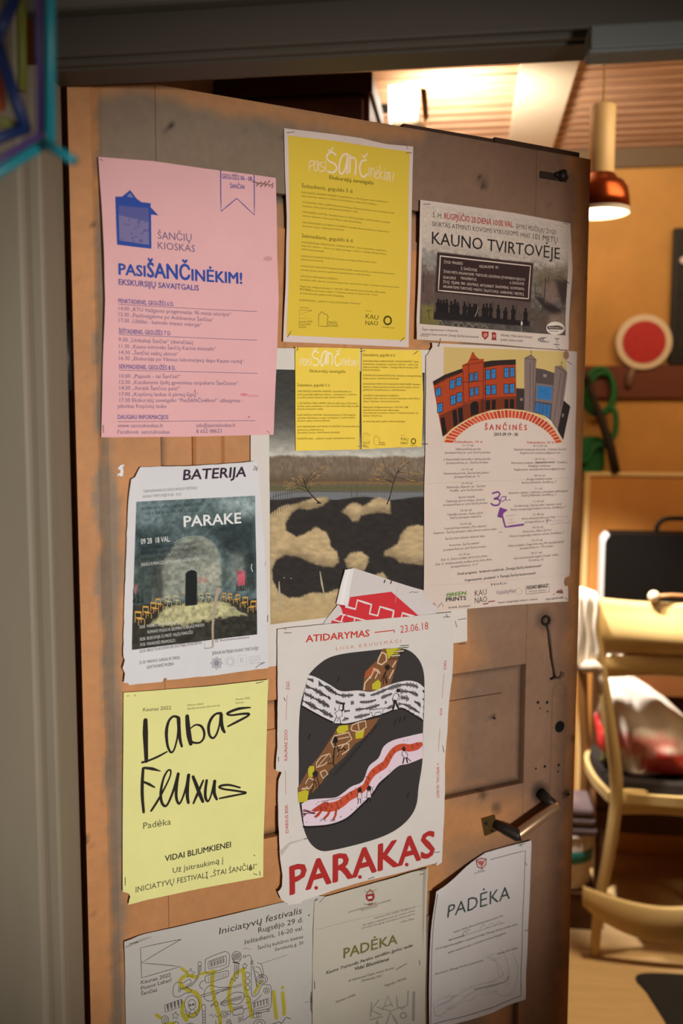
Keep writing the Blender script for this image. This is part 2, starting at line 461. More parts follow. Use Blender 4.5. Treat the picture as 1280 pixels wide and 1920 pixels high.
def board(name, x0, x1, z0, z1, yfun=None, xs=(), zs=(), back=T_DOOR, step=0.007):
    def ticks(a, b, extra):
        t = list(np.linspace(a, b, max(2, int((b - a) / step) + 1))) + [e for e in extra if a < e < b]
        return np.unique(np.round(t, 6))
    X, Z = ticks(x0, x1, xs), ticks(z0, z1, zs)
    gx, gz = np.meshgrid(X, Z); P = np.stack([gx.ravel(), gz.ravel()], 1)
    y = yfun(P) if yfun else np.zeros(len(P))
    n, k = len(X), len(Z)
    V = [(p[0], q, p[1]) for p, q in zip(P, y)]
    Fc = [(j * n + i, j * n + i + 1, (j + 1) * n + i + 1, (j + 1) * n + i) for j in range(k - 1) for i in range(n - 1)]
    cc = np.clip(door_colour(P), 0, 255)
    if name == 'panel':                       # shade of the rails along the recess edges, painted into the colour
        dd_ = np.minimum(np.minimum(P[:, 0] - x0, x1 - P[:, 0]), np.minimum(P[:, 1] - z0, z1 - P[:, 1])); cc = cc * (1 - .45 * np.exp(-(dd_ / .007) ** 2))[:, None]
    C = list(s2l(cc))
    border = [i for i in range(n)] + [j * n + n - 1 for j in range(1, k)] + [(k - 1) * n + i for i in range(n - 2, -1, -1)] + [j * n for j in range(k - 2, 0, -1)]
    o = len(V)
    for i in border: V.append((V[i][0], back, V[i][2])); C.append(s2l(ORNG * 0.75))
    nb = len(border)
    o2 = len(V)
    for i in border: V.append(V[i]); C.append(C[i])
    Fc += [(o2 + i, o + i, o + (i + 1) % nb, o2 + (i + 1) % nb) for i in range(nb)]
    Fc.append(tuple(range(o, o + nb)))
    me = bpy.data.meshes.new(name); me.from_pydata(V, [], Fc)
    at = me.attributes.new('Col', 'FLOAT_COLOR', 'POINT')
    at.data.foreach_set('color', np.hstack([np.array(C), np.ones((len(C), 1))]).astype(np.float32).ravel())
    return world_child(name, me, DOORPAINT, door)
XL, XR, SL, SR = -0.402, 0.4575, -0.2885, 0.3435
ZT, ZB = zz(-0.578), 0.008
G = 0.0006
board('stile', XL, SL - G, ZB, ZT, lambda P: 0.0035 * np.exp(-((P[:, 0] + 0.367) / 0.0035) ** 2) - 0.0 * P[:, 1])
board('stile', SR + G, XR, ZB, ZT)
rails = [(-0.578, -0.458), (0.150, 0.277), (0.489, 0.640), (1.20, 1.392)]
for v0, v1 in rails: board('rail', SL, SR, zz(v1), zz(v0))
def panel_relief(x0, x1, z0, z1, planks=False):
    def f(P):
        d = np.minimum(np.minimum(P[:, 0] - x0, x1 - P[:, 0]), np.minimum(P[:, 1] - z0, z1 - P[:, 1]))
        y = np.where(d < 0.046, 0.010 - 0.05 * d, 0.0035)
        y = np.where(d < 0.0025, 0.014, y)
        if planks:
            for gx in (-0.240, -0.198, -0.10, 0.0, 0.1, 0.2):
                y = y + 0.003 * np.exp(-((P[:, 0] - gx) / 0.0015) ** 2)
        return y
    return f
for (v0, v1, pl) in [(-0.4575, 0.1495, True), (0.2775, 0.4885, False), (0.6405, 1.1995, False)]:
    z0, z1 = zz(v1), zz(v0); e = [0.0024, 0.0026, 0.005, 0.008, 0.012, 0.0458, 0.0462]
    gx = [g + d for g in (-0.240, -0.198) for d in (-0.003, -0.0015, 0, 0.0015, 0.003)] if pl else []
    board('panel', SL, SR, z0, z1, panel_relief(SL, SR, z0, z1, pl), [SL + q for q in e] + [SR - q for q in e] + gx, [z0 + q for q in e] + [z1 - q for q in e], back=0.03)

# dark weather strip along the top, broken short of the corner
bm = bmesh.new()
tp = D(1088, 297)[0]
box(bm, -0.27, 0.093, 0.012, 0.034, ZT - 0.002, ZT + 0.004); box(bm, 0.095, 0.262, 0.006, 0.034, ZT - 0.002, ZT + 0.0065); box(bm, 0.262, tp, 0.003, 0.034, ZT - 0.002, ZT + 0.0085)
for v in bm.verts: v.co.z += random.uniform(0, 0.0015)
me = bpy.data.meshes.new('weather_strip'); bm.to_mesh(me); bm.free()
world_child('weather_strip', me, mat('dark_stained_wood', (74, 46, 32), rough=0.7, var=0.6, scale=30), door)

IRON = mat('tarnished_iron', (92, 80, 66), rough=0.45, metal=0.75, var=0.6, scale=120)
DARKIRON = mat('blackened_iron', (52, 44, 38), rough=0.5, metal=0.6)
def door_mesh(name, bm, material, smooth=False, parent=None):
    me = bpy.data.meshes.new(name); bm.normal_update(); bm.to_mesh(me); bm.free()
    if smooth:
        for p in me.polygons: p.use_smooth = True
    o = world_child(name, me, material, parent or door)
    return o
def at(px, py, off=0.0):
    p = D(px, py); return Vector((p[0], -off, p[1]))
def plate(bm, pts, y0, y1):
    a = [bm.verts.new(at(*p, y1)) for p in pts]; b = [bm.verts.new(at(*p, y0)) for p in pts]
    bm.faces.new(a)
    for i in range(len(pts)): bm.faces.new((a[i], b[i], b[(i + 1) % len(pts)], a[(i + 1) % len(pts)]))
# pull handle: two mounts and a bar standing off the door
bm = bmesh.new(); plate(bm, [(901, 1534), (925, 1527), (930, 1556), (907, 1566)], -0.001, 0.004)
h = door_mesh('handle', bm, mat('old_brass', (128, 100, 52), rough=0.4, metal=0.8, var=0.5, scale=90)); h['label'] = 'old brass pull handle with two mounts and a worn metal bar'
for q, r in (((908, 1542), 2.2), ((919, 1556), 2.2)):
    bm = bmesh.new(); p = at(*q, 0.0042); tube(bm, [p, p + Vector((0, -0.0015, 0))], 0.0028, 12); door_mesh('screw', bm, DARKIRON, parent=h)
bm = bmesh.new(); pA, pB = at(925, 1543, 0.003), at(947, 1551, 0.034)
tube(bm, [pA, pA + (pB - pA) * 0.5, pB, pB + Vector((0.004, -0.003, 0.001))], [0.0075, 0.0095, 0.011, 0.010], 14); door_mesh('neck', bm, DARKIRON, True, h)
bm = bmesh.new(); pC = at(1012, 1487, 0.002); pD = at(1018, 1499, 0.034)
tube(bm, [pC, pD], [0.010, 0.008], 14); door_mesh('neck', bm, DARKIRON, True, h)
bm = bmesh.new(); tube(bm, [pB + (pB - pD) * 0.03, pB, pD, pD + (pD - pB) * 0.06], [0.0085, 0.0098, 0.0088, 0.0078], 18)
door_mesh('bar', bm, mat('worn_brass_bar', (176, 138, 104), rough=0.36, metal=0.7), True, h)
# hook and eye
bm = bmesh.new(); e = at(1021, 1163, 0.0)
tube(bm, [e + Vector((0.0075 * math.cos(t), -0.004, 0.0075 * math.sin(t))) for t in np.linspace(0, 2 * math.pi, 15)], 0.0020, 8)
hk = door_mesh('hook', bm, DARKIRON, True); hk['label'] = 'blackened iron hook hanging from its eye on the right stile'
bm = bmesh.new(); tube(bm, [at(1021, 1168, 0.004), at(1024, 1180, 0.008), at(1030, 1230, 0.006), at(1036, 1262, 0.005), at(1038, 1270, 0.006), at(1044, 1270, 0.008), at(1049, 1264, 0.010), at(1048, 1258, 0.011)], 0.0015, 8)
door_mesh('hook_rod', bm, IRON, True, hk)
bm = bmesh.new(); tube(bm, [at(1037, 1262, 0.0), at(1036, 1268, 0.008), at(1030, 1273, 0.003)], 0.0018, 8); door_mesh('hook_pin', bm, DARKIRON, True, hk)
bm = bmesh.new(); plate(bm, [(1035, 1296), (1038, 1288), (1046, 1283), (1056, 1281), (1062, 1284), (1060, 1380), (1056, 1480), (1030, 1484), (1033, 1380)], -0.001, 0.0011)
me = bpy.data.meshes.new('lock_cover'); bm.to_mesh(me); bm.free()
at_ = me.attributes.new('Col', 'FLOAT_COLOR', 'POINT'); at_.data.foreach_set('color', np.tile(list(s2l(GREYB)) + [1.0], len(me.vertices)).astype(np.float32))
world_child('lock_cover', me, DOORPAINT, door)
bm = bmesh.new(); p = at(1048, 1362, 0.0012); tube(bm, [p, p + Vector((0, -0.0004, 0))], 0.0105, 20)
k = door_mesh('keyhole', bm, mat('dark_hole', (14, 11, 9), rough=0.9)); k['label'] = 'round dark hole where a lock cylinder was'
for q, r in (((1008, 1317), 3.2), ((1025, 1317), 3.2), ((1012, 1328), 1.6), ((1026, 1334), 2.0), ((1004, 1441), 2.2), ((1021, 1437), 3.0), ((1046, 1434), 3.0), ((1045, 1446), 2.2), ((1064, 1489), 3.0), ((927, 1347), 2.2)):
    bm = bmesh.new(); p = at(*q, 0.0013 if q[0] > 1033 else 0.0001); tube(bm, [p, p + Vector((0, -0.0003, 0))], r * 0.0009, 10)
    door_mesh('nail_hole', bm, MATS['dark_hole'])
# remains of a bolt near the top corner
bm = bmesh.new(); plate(bm, [(1011, 321), (1060, 330), (1060, 342), (1011, 334)], -0.001, 0.003)
lt = door_mesh('latch', bm, IRON); lt['label'] = 'tarnished bolt plate near the top corner of the door'
bm = bmesh.new(); p = at(1050, 331, 0.003); tube(bm, [p, p + Vector((0, -0.008, 0)), p + Vector((0, -0.011, 0))], [0.009, 0.009, 0.006], 14); door_mesh('latch_knob', bm, DARKIRON, True, lt)
bm = bmesh.new(); p = at(1040, 329, 0.003); tube(bm, [p, p + Vector((0, -0.006, 0))], 0.0045, 10); door_mesh('latch_pin', bm, DARKIRON, True, lt)
# hinges, in the dark gap
for zc in (0.35, 1.62):
    bm = bmesh.new(); tube(bm, [Vector((-0.4075, 0.012, zc - 0.045)), Vector((-0.4075, 0.012, zc + 0.045))], 0.005, 12); door_mesh('hinge', bm, DARKIRON, True)

# ================================================================== THE DOORWAY AND THE ROOM BEHIND
def room_box(name, lims, material, parent=None, bev=0.0, kind='structure'):
    bm = bmesh.new(); box(bm, *lims, bev=bev)
    me = bpy.data.meshes.new(name); bm.normal_update(); bm.to_mesh(me); bm.free()
    o = link(name, me, material, parent)
    if parent is None:
        o.matrix_world = ROOM
        if kind: o['kind'] = kind
    return o
def room_mesh(name, bm, material, parent=None, smooth=False, kind='structure'):
    me = bpy.data.meshes.new(name); bm.normal_update(); bm.to_mesh(me); bm.free()
    if smooth:
        for p in me.polygons: p.use_smooth = True
    o = link(name, me, material, parent)
    if parent is None:
        o.matrix_world = ROOM
        if kind: o['kind'] = kind
    return o
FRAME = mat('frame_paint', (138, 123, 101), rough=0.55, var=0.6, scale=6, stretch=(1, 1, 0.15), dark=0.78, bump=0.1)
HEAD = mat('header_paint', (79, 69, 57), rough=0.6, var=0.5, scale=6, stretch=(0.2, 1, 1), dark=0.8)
ZS = 1.954
# left jamb with a moulded edge and its casing
bm = bmesh.new()
box(bm, -0.05, 0.005, -0.055, 0.0, 0.0, ZS)                      # reveal
box(bm, -0.05, 0.012, -0.075, -0.055, 0.0, ZS, 0.004)
box(bm, -0.17, 0.000, -0.10, -0.075, 0.0, ZS + 0.11, 0.006)      # casing
room_mesh('trim_1', bm, FRAME)
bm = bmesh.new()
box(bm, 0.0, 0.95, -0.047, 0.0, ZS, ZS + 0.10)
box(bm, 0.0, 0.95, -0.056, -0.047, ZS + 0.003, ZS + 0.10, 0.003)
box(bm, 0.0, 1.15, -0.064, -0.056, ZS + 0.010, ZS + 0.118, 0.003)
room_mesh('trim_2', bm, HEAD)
bm = bmesh.new(); box(bm, -0.17, 1.15, -0.088, -0.060, 2.008, 2.11, 0.006); room_mesh('trim_7', bm, mat('crown_paint', (104, 98, 82), rough=0.6, var=0.4, scale=6))
bm = bmesh.new(); box(bm, 0.88, 0.95, -0.10, 0.0, 0, ZS, 0.004); box(bm, 0.885, 1.05, -0.11, -0.075, 0, ZS + 0.11, 0.005); room_mesh('trim_3', bm, FRAME)
PLAST = mat('hall_plaster', (120, 116, 102), rough=0.8, var=0.4, scale=4)
bm = bmesh.new()
box(bm, -1.6, -0.05, -0.075, 0.0, 0, 2.6); box(bm, -0.05, 0.95, -0.062, 0.0, ZS + 0.10, 2.6); box(bm, 0.95, 2.2, -0.075, 0.0, 0, 2.6)
room_mesh('wall_front', bm, PLAST)
# floors
PLY = mat('pale_plywood', (205, 172, 124), rough=0.5, var=0.5, scale=5, stretch=(1, 8, 1), dark=0.75)
room_box('floor_back', (-0.1, 2.3, 0.0, 2.2, -0.05, 0.0), PLY)
room_box('floor_hall', (-1.6, 2.3, -3.0, 0.0, -0.05, 0.0), mat('hall_floor', (110, 88, 66), rough=0.6, var=0.6, scale=4))
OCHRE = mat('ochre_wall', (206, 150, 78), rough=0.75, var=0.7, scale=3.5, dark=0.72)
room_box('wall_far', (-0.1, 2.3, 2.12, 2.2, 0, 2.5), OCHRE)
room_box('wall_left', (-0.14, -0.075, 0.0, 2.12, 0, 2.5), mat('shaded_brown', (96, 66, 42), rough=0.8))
room_box('wall_right', (2.2, 2.3, 0.0, 2.12, 0, 2.5), OCHRE)
# slatted ceiling
SLAT = mat('pine_slats', (198, 150, 112), rough=0.6, var=0.8, scale=7, stretch=(0.6, 6, 1), dark=0.55)
bm = bmesh.new(); box(bm, -0.14, 2.3, 0.0, 2.2, 2.477, 2.53)
b0 = 0.02
while b0 < 2.1:
    box(bm, -0.07, 2.2, b0, b0 + 0.048, 2.45, 2.478, 0.004); b0 += 0.066
room_mesh('ceiling', bm, SLAT)
room_box('trim_4', (0.640, 0.786, 0.02, 2.11, 2.436, 2.449), mat('white_board', (226, 204, 170), rough=0.6, var=0.3, scale=4), bev=0.002)
room_box('trim_5', (0.2, 2.2, 2.098, 2.12, 2.39, 2.45), mat('grey_cornice', (120, 98, 72), rough=0.7))

# ================================================================== THE PAPERS ON THE DOOR
INKC = (48, 42, 38)
def paper(*a, **k):
    p = Paper(*a, **k); PAPERS.append(p); return p
def lines(p, rows, color, cap, part='body_text', **k):
    for body, x0, y0, x1, y1 in rows: p.text(part, body, (x0, y0), (x1, y1), cap, color, **k)
def mixc(c, col, a): return c * (1 - a)[:, None] + np.array(col, float) * a[:, None]
def soft(C, poly, s): return np.clip(0.5 - sdpoly(C, poly) / s, 0, 1)

# -- wide pale print of a park at the back of the pile
K = paper('poster', 'large pale-bordered poster of a dark pond with sandy islands and two bare trees', 'poster', (490, 640, .2865), 0, (214, 200, 186),
          [(-75, 42), (330, 48), (700, 52), (1070, 56), (1345, 62), (1345, 900), (1340, 1960), (700, 2052), (35, 2130), (-60, 2142), (-72, 1000)], amp=.0006, seed=2)
def park(C, gx, gy):
    x, y = C[:, 0], C[:, 1]
    n1 = fbm(x, y * 2.2, 40); n2 = fbm(x + 99, y, 14, 3); n3 = fbm(x, y + 500, 140)
    sky = np.interp(y, [185, 300, 450, 560, 640, 715, 745], [62, 66, 76, 96, 132, 176, 192])
    c = np.stack([sky * 1.02, sky * .97, sky * .88], 1) * (0.86 + .28 * n1)[:, None]
    hill = 742 + 10 * (n3 - .5) * 4
    c = mixc(c, (128, 108, 88), np.clip((y - hill) / 14, 0, 1))
    c = np.where(((y > hill) & (y < 1000))[:, None], c * (0.76 + .42 * fbm(x * 2.0, y * 1.0, 26))[:, None], c)
    c = mixc(c, (98, 78, 58), np.clip((y - 850) / 60, 0, 1) * np.clip((960 - y) / 40, 0, 1) * .75)
    c = mixc(c, (150, 112, 62), np.clip(1 - np.abs(y - 925 - (x - 600) ** 2 * 2e-5) / 10, 0, 1) * .7 * (x > 300))
    c = mixc(c, (96, 92, 62), np.clip((y - 940) / 10, 0, 1) * np.clip((985 - y) / 8, 0, 1) * .9)
    c = mixc(c, (122, 124, 126), np.clip((y - 980) / 6, 0, 1) * .85)
    ground = 1022 + 10 * np.sin(x / 60)
    c = mixc(c, (52, 46, 42), np.clip((y - ground) / 8, 0, 1))
    c = np.where((y > ground)[:, None], c * (.86 + .3 * n1)[:, None], c)
    sand = np.array((196, 166, 122.)); shade = np.array((150, 116, 72.))
    S = [[(50, 1130), (130, 1075), (230, 1060), (330, 1025), (415, 1015), (438, 1040), (400, 1075), (300, 1102), (235, 1090), (195, 1120), (152, 1190), (160, 1240), (230, 1278), (290, 1252), (352, 1215), (420, 1250), (446, 1300), (450, 1345), (490, 1372), (502, 1440), (470, 1477), (400, 1472), (330, 1452), (230, 1408), (150, 1398), (95, 1430), (66, 1490), (70, 1560), (110, 1640), (180, 1678), (250, 1670), (330, 1640), (430, 1645), (482, 1622), (640, 1590), (640, 1880), (30, 1880), (30, 1150)],
         [(520, 1115), (572, 1060), (620, 1055), (662, 1080), (700, 1050), (760, 1020), (832, 1040), (842, 1080), (840, 1127), (770, 1120), (702, 1130), (650, 1142), (630, 1178), (590, 1182), (560, 1140)],
         [(1080, 1210), (1010, 1198), (950, 1212), (908, 1262), (890, 1320), (850, 1345), (798, 1372), (800, 1402), (860, 1410), (900, 1445), (970, 1455), (1080, 1468)],
         [(538, 1430), (580, 1382), (650, 1374), (702, 1412), (684, 1470), (662, 1515), (560, 1500)], [(700, 1540), (790, 1508), (822, 1550), (790, 1610)]]
    for i, p in enumerate(S):
        sd = sdpoly(C, p) + (n2 - .5) * 14
        c = mixc(c, sand, np.clip(.5 - sd / 12, 0, 1))
        inner = np.clip(1 + sd / 70, 0, 1)
        low = np.clip(.5 - sdpoly(C + np.array([[-14., 34.]]), p) / 60, 0, 1)
        c = np.where((sd < 0)[:, None], c * (.82 + .3 * n1)[:, None] * (1 - .24 * (1 - low))[:, None], c)
    c = mixc(c, (182, 152, 100), np.clip((y - 1690 + (x - 50) * .1) / 120, 0, 1) * soft(C, S[0], 20) * .5)
    return c
K.raster('picture', [(45, 183), (1064, 206), (1056, 1725), (56, 1852)], park, cell=.0017)
for x in range(75, 210, 15):
    K.line('picture', [(x, 990 - (x - 75) * .1), (x + 1, 1140 - (x - 75) * .6)], 3, (62, 56, 50), 1)
K.line('picture', [(52, 1025), (130, 1000), (210, 988), (330, 982), (600, 985), (1050, 985)], 3, (64, 58, 52), 1)
for x in range(215, 1050, 13):
    K.line('picture', [(x, 980 + random.uniform(-4, 3)), (x, 1020 + 8 * math.sin(x / 60))], 2.2, (78, 74, 70), 1)
for x in (585, 622): K.line('picture', [(x, 940), (x, 1018)], 5, (90, 82, 74), 1)
def tree(tr, tips, col=(60, 46, 34)):
    K.line('picture', tr, 8, col, 2, True, taper=[1.2, .9, .6])
    random.seed(int(tr[0][0]))
    for (bx, by, ex, ey) in tips:
        mx, my = (bx + ex) / 2 + random.uniform(-8, 8), (by + ey) / 2 - random.uniform(5, 18)
        K.line('picture', [(bx, by), (mx, my), (ex, ey)], 4, col, 2, True, taper=[1, .7, .3])
        for q in range(7):
            t = random.uniform(.35, 1.1); sx = bx + (ex - bx) * t + random.uniform(-10, 10); sy = by + (ey - by) * t - 8 + random.uniform(-10, 8)
            a = math.atan2(ey - by, ex - bx) + random.uniform(-.5, .5); L = random.uniform(16, 34)
            K.line('picture', [(sx, sy), (sx + L * math.cos(a), sy + L * math.sin(a) * .6)], 4.5, random.choice([(196, 148, 78), (176, 128, 62), (206, 164, 96)]), 3, taper=[.4, 1, .3])
tree([(378, 1058), (345, 1030), (310, 990), (285, 950), (268, 905)], [(300, 975, 215, 905), (290, 955, 160, 935), (285, 945, 330, 860), (275, 920, 385, 830), (300, 980, 340, 905), (280, 930, 425, 850), (312, 990, 180, 960), (280, 940, 250, 890)])
K.line('picture', [(360, 1057), (382, 1058)], 9, (60, 46, 34), 2)
tree([(818, 1062), (835, 1020), (852, 950), (872, 890), (890, 850)], [(855, 930, 740, 880), (860, 920, 720, 910), (872, 890, 790, 820), (880, 870, 860, 770), (885, 860, 960, 790), (890, 855, 1005, 880), (875, 890, 1010, 930), (880, 870, 920, 770), (868, 900, 760, 840)])
for pts in ([(112, 1572), (114, 1640), (124, 1790)], [(378, 1505), (390, 1580), (410, 1680)]):
    K.line('picture', pts, 11, (172, 158, 128), 3, taper=[.5, 1.3, .9, .4])
for q in ((145, 1546), (190, 1550), (395, 1790)): K.disc('picture', q[0], q[1], 3, 3, (215, 205, 190), 3, 8)
K.text('body_text', '© Fotografijo Arūnas Baltėnas, 2008', (20, 1845), (10, 1590), 9, (70, 62, 58))
K.line('body_text', [(38, 1790), (36, 1835)], 5, (105, 92, 86))
K.staple((1280, 1820), (1330, 1812)); K.staple((1285, 1980), (1328, 1974)); K.line('body_text', [(1262, 1828), (1272, 1868)], 4, (90, 80, 72)); K.line('body_text', [(16, 1955), (16, 1985)], 5, (90, 80, 72))

# -- red and white poster pushed under the one below it
R = paper('poster', 'crumpled white poster with a red zigzag drawing tucked behind the big letters poster', 'poster', (570, 1050, .1875), 2, (208, 194, 186),
          [(383, 82), (395, 92), (404, 84), (470, 72), (700, 146), (870, 205), (1050, 262), (1190, 302), (1300, 335), (1300, 640), (640, 680), (160, 668), (200, 600), (240, 545), (316, 440), (300, 430), (330, 300)], amp=.0016, seed=4, curls=[(400, 90, .02, .003), (300, 420, .02, .002)])
RD = (206, 52, 56)
R.poly('illustration', [(440, 365), (850, 310), (1125, 552), (1000, 620), (250, 650), (262, 602), (296, 588), (370, 530), (362, 500), (350, 470), (330, 446), (385, 440), (392, 458), (422, 452)], RD, 0)
WH = (222, 206, 198)
R.line('illustration', [(398, 458), (495, 485), (515, 395), (655, 440), (635, 530), (715, 550), (740, 460), (875, 500), (858, 590)], 21, WH, 1)
R.line('illustration', [(948, 580), (958, 522), (1075, 556)], 21, WH, 1)
R.line('illustration', [(330, 528), (640, 610)], 15, WH, 1); R.line('illustration', [(376, 545), (358, 610)], 15, WH, 1)
R.line('illustration', [(492, 575), (478, 625)], 15, WH, 1); R.line('illustration', [(280, 594), (420, 632)], 13, WH, 1)
R.poly('illustration', [(300, 428), (372, 448), (384, 440), (392, 462), (360, 470), (330, 446)], (178, 40, 48), 2)
R.poly('tape', [(384, 90), (470, 74), (414, 452), (302, 428)], (228, 216, 208), 1)
R.poly('tape', [(400, 92), (430, 84), (372, 440), (336, 434)], (234, 224, 218), 2)
for q in ((780, 205), (845, 214)): R.line('illustration', [(q[0] + 4, q[1] - 10), (q[0] - 4, q[1] + 12)], 12, (44, 38, 36), 2)
R.line('illustration', [(1028, 322), (1060, 312), (1090, 318), (1125, 314)], 5, (80, 70, 66), 2)
R.line('illustration', [(930, 240), (905, 300), (890, 420)], 3, (190, 176, 168), 2)

# -- pink programme
c = (160, 280, .3125)
A = paper('poster', 'tall pink programme poster with a blue house emblem at the upper left of the door', 'poster', c, 1, (226, 168, 164),
          [(72, 52), (400, 75), (800, 130), (1136, 175), (1140, 500), (1146, 900), (1142, 1200), (1132, 1500), (1118, 1712), (600, 1724), (92, 1728), (100, 1300), (108, 900), (90, 400)], amp=.0011, seed=1, curls=[(1120, 900, .05, .004), (85, 330, .035, .005), (98, 620, .045, .008), (104, 1000, .05, .006), (1110, 1700, .03, .003)])
B1 = (52, 76, 148); B2 = (84, 78, 138); B3 = (98, 84, 118)
A.poly('emblem', [(170, 292), (212, 291), (262, 250), (300, 300), (330, 322), (386, 327), (386, 352), (433, 401), (388, 396), (389, 601), (177, 582)], B1, 1)
A.poly('emblem', [(190, 345), (372, 358), (374, 578), (192, 556)], (124, 112, 148), 2)
A.poly('emblem', [(190, 345), (372, 358), (372, 440), (190, 402)], (92, 90, 142), 3)
A.poly('emblem', [(240, 290), (262, 268), (280, 296)], (130, 126, 168), 2)
random.seed(3)
for k in range(26):
    x, y = random.uniform(198, 366), random.uniform(420, 560); A.line('emblem', [(x, y + 14), (x + 8, y), (x + 16, y + 13)], 4, (84, 80, 134), 3)
A.line('emblem', [(186, 568), (300, 582)], 12, B1, 3)
A.line('ribbon', [(806, 130), (808, 376), (902, 298), (1006, 399), (1005, 160)], 6, B2)
A.text('ribbon', 'GEGUŽĖS 06 - 08', (813, 178), (992, 196), 27, B2, bold=.012); A.text('ribbon', 'ŠANČIAI', (863, 236), (947, 243), 25, B2, bold=.012)
A.line('scribble', [(1000, 192), (1030, 215), (1015, 226), (1050, 200), (1042, 232), (1075, 196), (1068, 230), (1100, 190), (1092, 232), (1122, 205), (1112, 236)], 7, (132, 92, 84), 2)
A.line('scribble', [(996, 200), (1120, 222)], 6, (142, 102, 92), 2)
A.text('heading', 'ŠANČIŲ', (428, 541), (632, 556), 44, B3, bold=-.004); A.text('heading', 'KIOSKAS', (428, 601), (652, 620), 42, B3, bold=-.004)
A.text('heading', 'PASI', (189, 758), (352, 768), 64, B1, bold=.03); A.text('heading', 'ŠANČ', (365, 770), (622, 786), 86, B1, bold=.03); A.text('heading', 'INĖKIM!', (633, 789), (932, 809), 66, B1, bold=.03)
A.text('heading', 'EKSKURSIJŲ SAVAITGALIS', (189, 818), (675, 850), 33, B2, bold=.02)
lines(A, [('PENKTADIENIS, GEGUŽĖS 6 D.', 188, 926, 525, 944), ('ŠEŠTADIENIS, GEGUŽĖS 7 D.', 192, 1106, 508, 1118), ('SEKMADIENIS, GEGUŽĖS 8 D.', 197, 1316, 535, 1325), ('DAUGIAU INFORMACIJOS', 190, 1618, 492, 1619)], B2, 25, bold=.015)
for q in ([(190, 935), (1020, 976)], [(192, 1114), (1022, 1147)], [(197, 1326), (1028, 1345)], [(190, 1634), (1012, 1628)]): A.line('body_text', q, 3, B3)
lines(A, [('14:00 „KTU Vaižganto progimnazija: 96 metai istorijos“', 190, 970, 868, 1003), ('15:30 „Pasižvalgykime po Aukštuosius Šančius“', 190, 1005, 765, 1035), ('17:30 „Užšiliai - kaimelis miesto viduryje“', 192, 1040, 692, 1066),
          ('9:30 „Unikalieji Šančiai“ (dviračiais)', 192, 1155, 640, 1172), ('11:30 „Kauno tvirtovės Šančių Karinis miestelis“', 195, 1194, 775, 1210), ('14:30 „Šančiai vaikų akimis“', 197, 1230, 552, 1241), ('16:30 „Ekskursija po Vilniaus lokomotyvų depo Kauno cechą“', 197, 1265, 945, 1284),
          ('10:00 „Pajausk - tai Šančiai!“', 200, 1372, 565, 1375), ('12:30 „Kasdieninis žydų gyvenimas tarpukario Šančiuose“', 200, 1408, 910, 1415), ('14:30 „Atrask Šančius pats!“', 200, 1443, 562, 1447), ('17:00 „Kopūstų laukas iš pirmų lūpų“', 200, 1480, 667, 1483), ('17:30 Ekskursijų savaitgalio “PasiŠANČinėkim!” užbaigimas -', 200, 1516, 940, 1518), ('piknikas Kopūstų lauke', 190, 1552, 480, 1552),
          ('www.sanciukioskas.lt', 190, 1668, 460, 1668), ('Facebook: sanciukioskas', 190, 1706, 500, 1706), ('info@sanciukioskas.lt', 660, 1668, 893, 1665), ('8 652 08623', 660, 1703, 812, 1700)], B3, 23, bold=-.003)
for q in ((945, 1472, 22, 9, (218, 128, 126)), (1000, 1480, 40, 8, (220, 150, 148)), (1085, 660, 28, 14, (206, 146, 140)), (650, 1452, 4, 10, (200, 96, 100)), (975, 1606, 6, 4, (190, 92, 96))): A.disc('stain', *q[:4], q[4], 1, 12)
A.staple((82, 66), (96, 74)); A.staple((102, 1655), (105, 1700)); A.staple((1080, 1690), (1095, 1704))

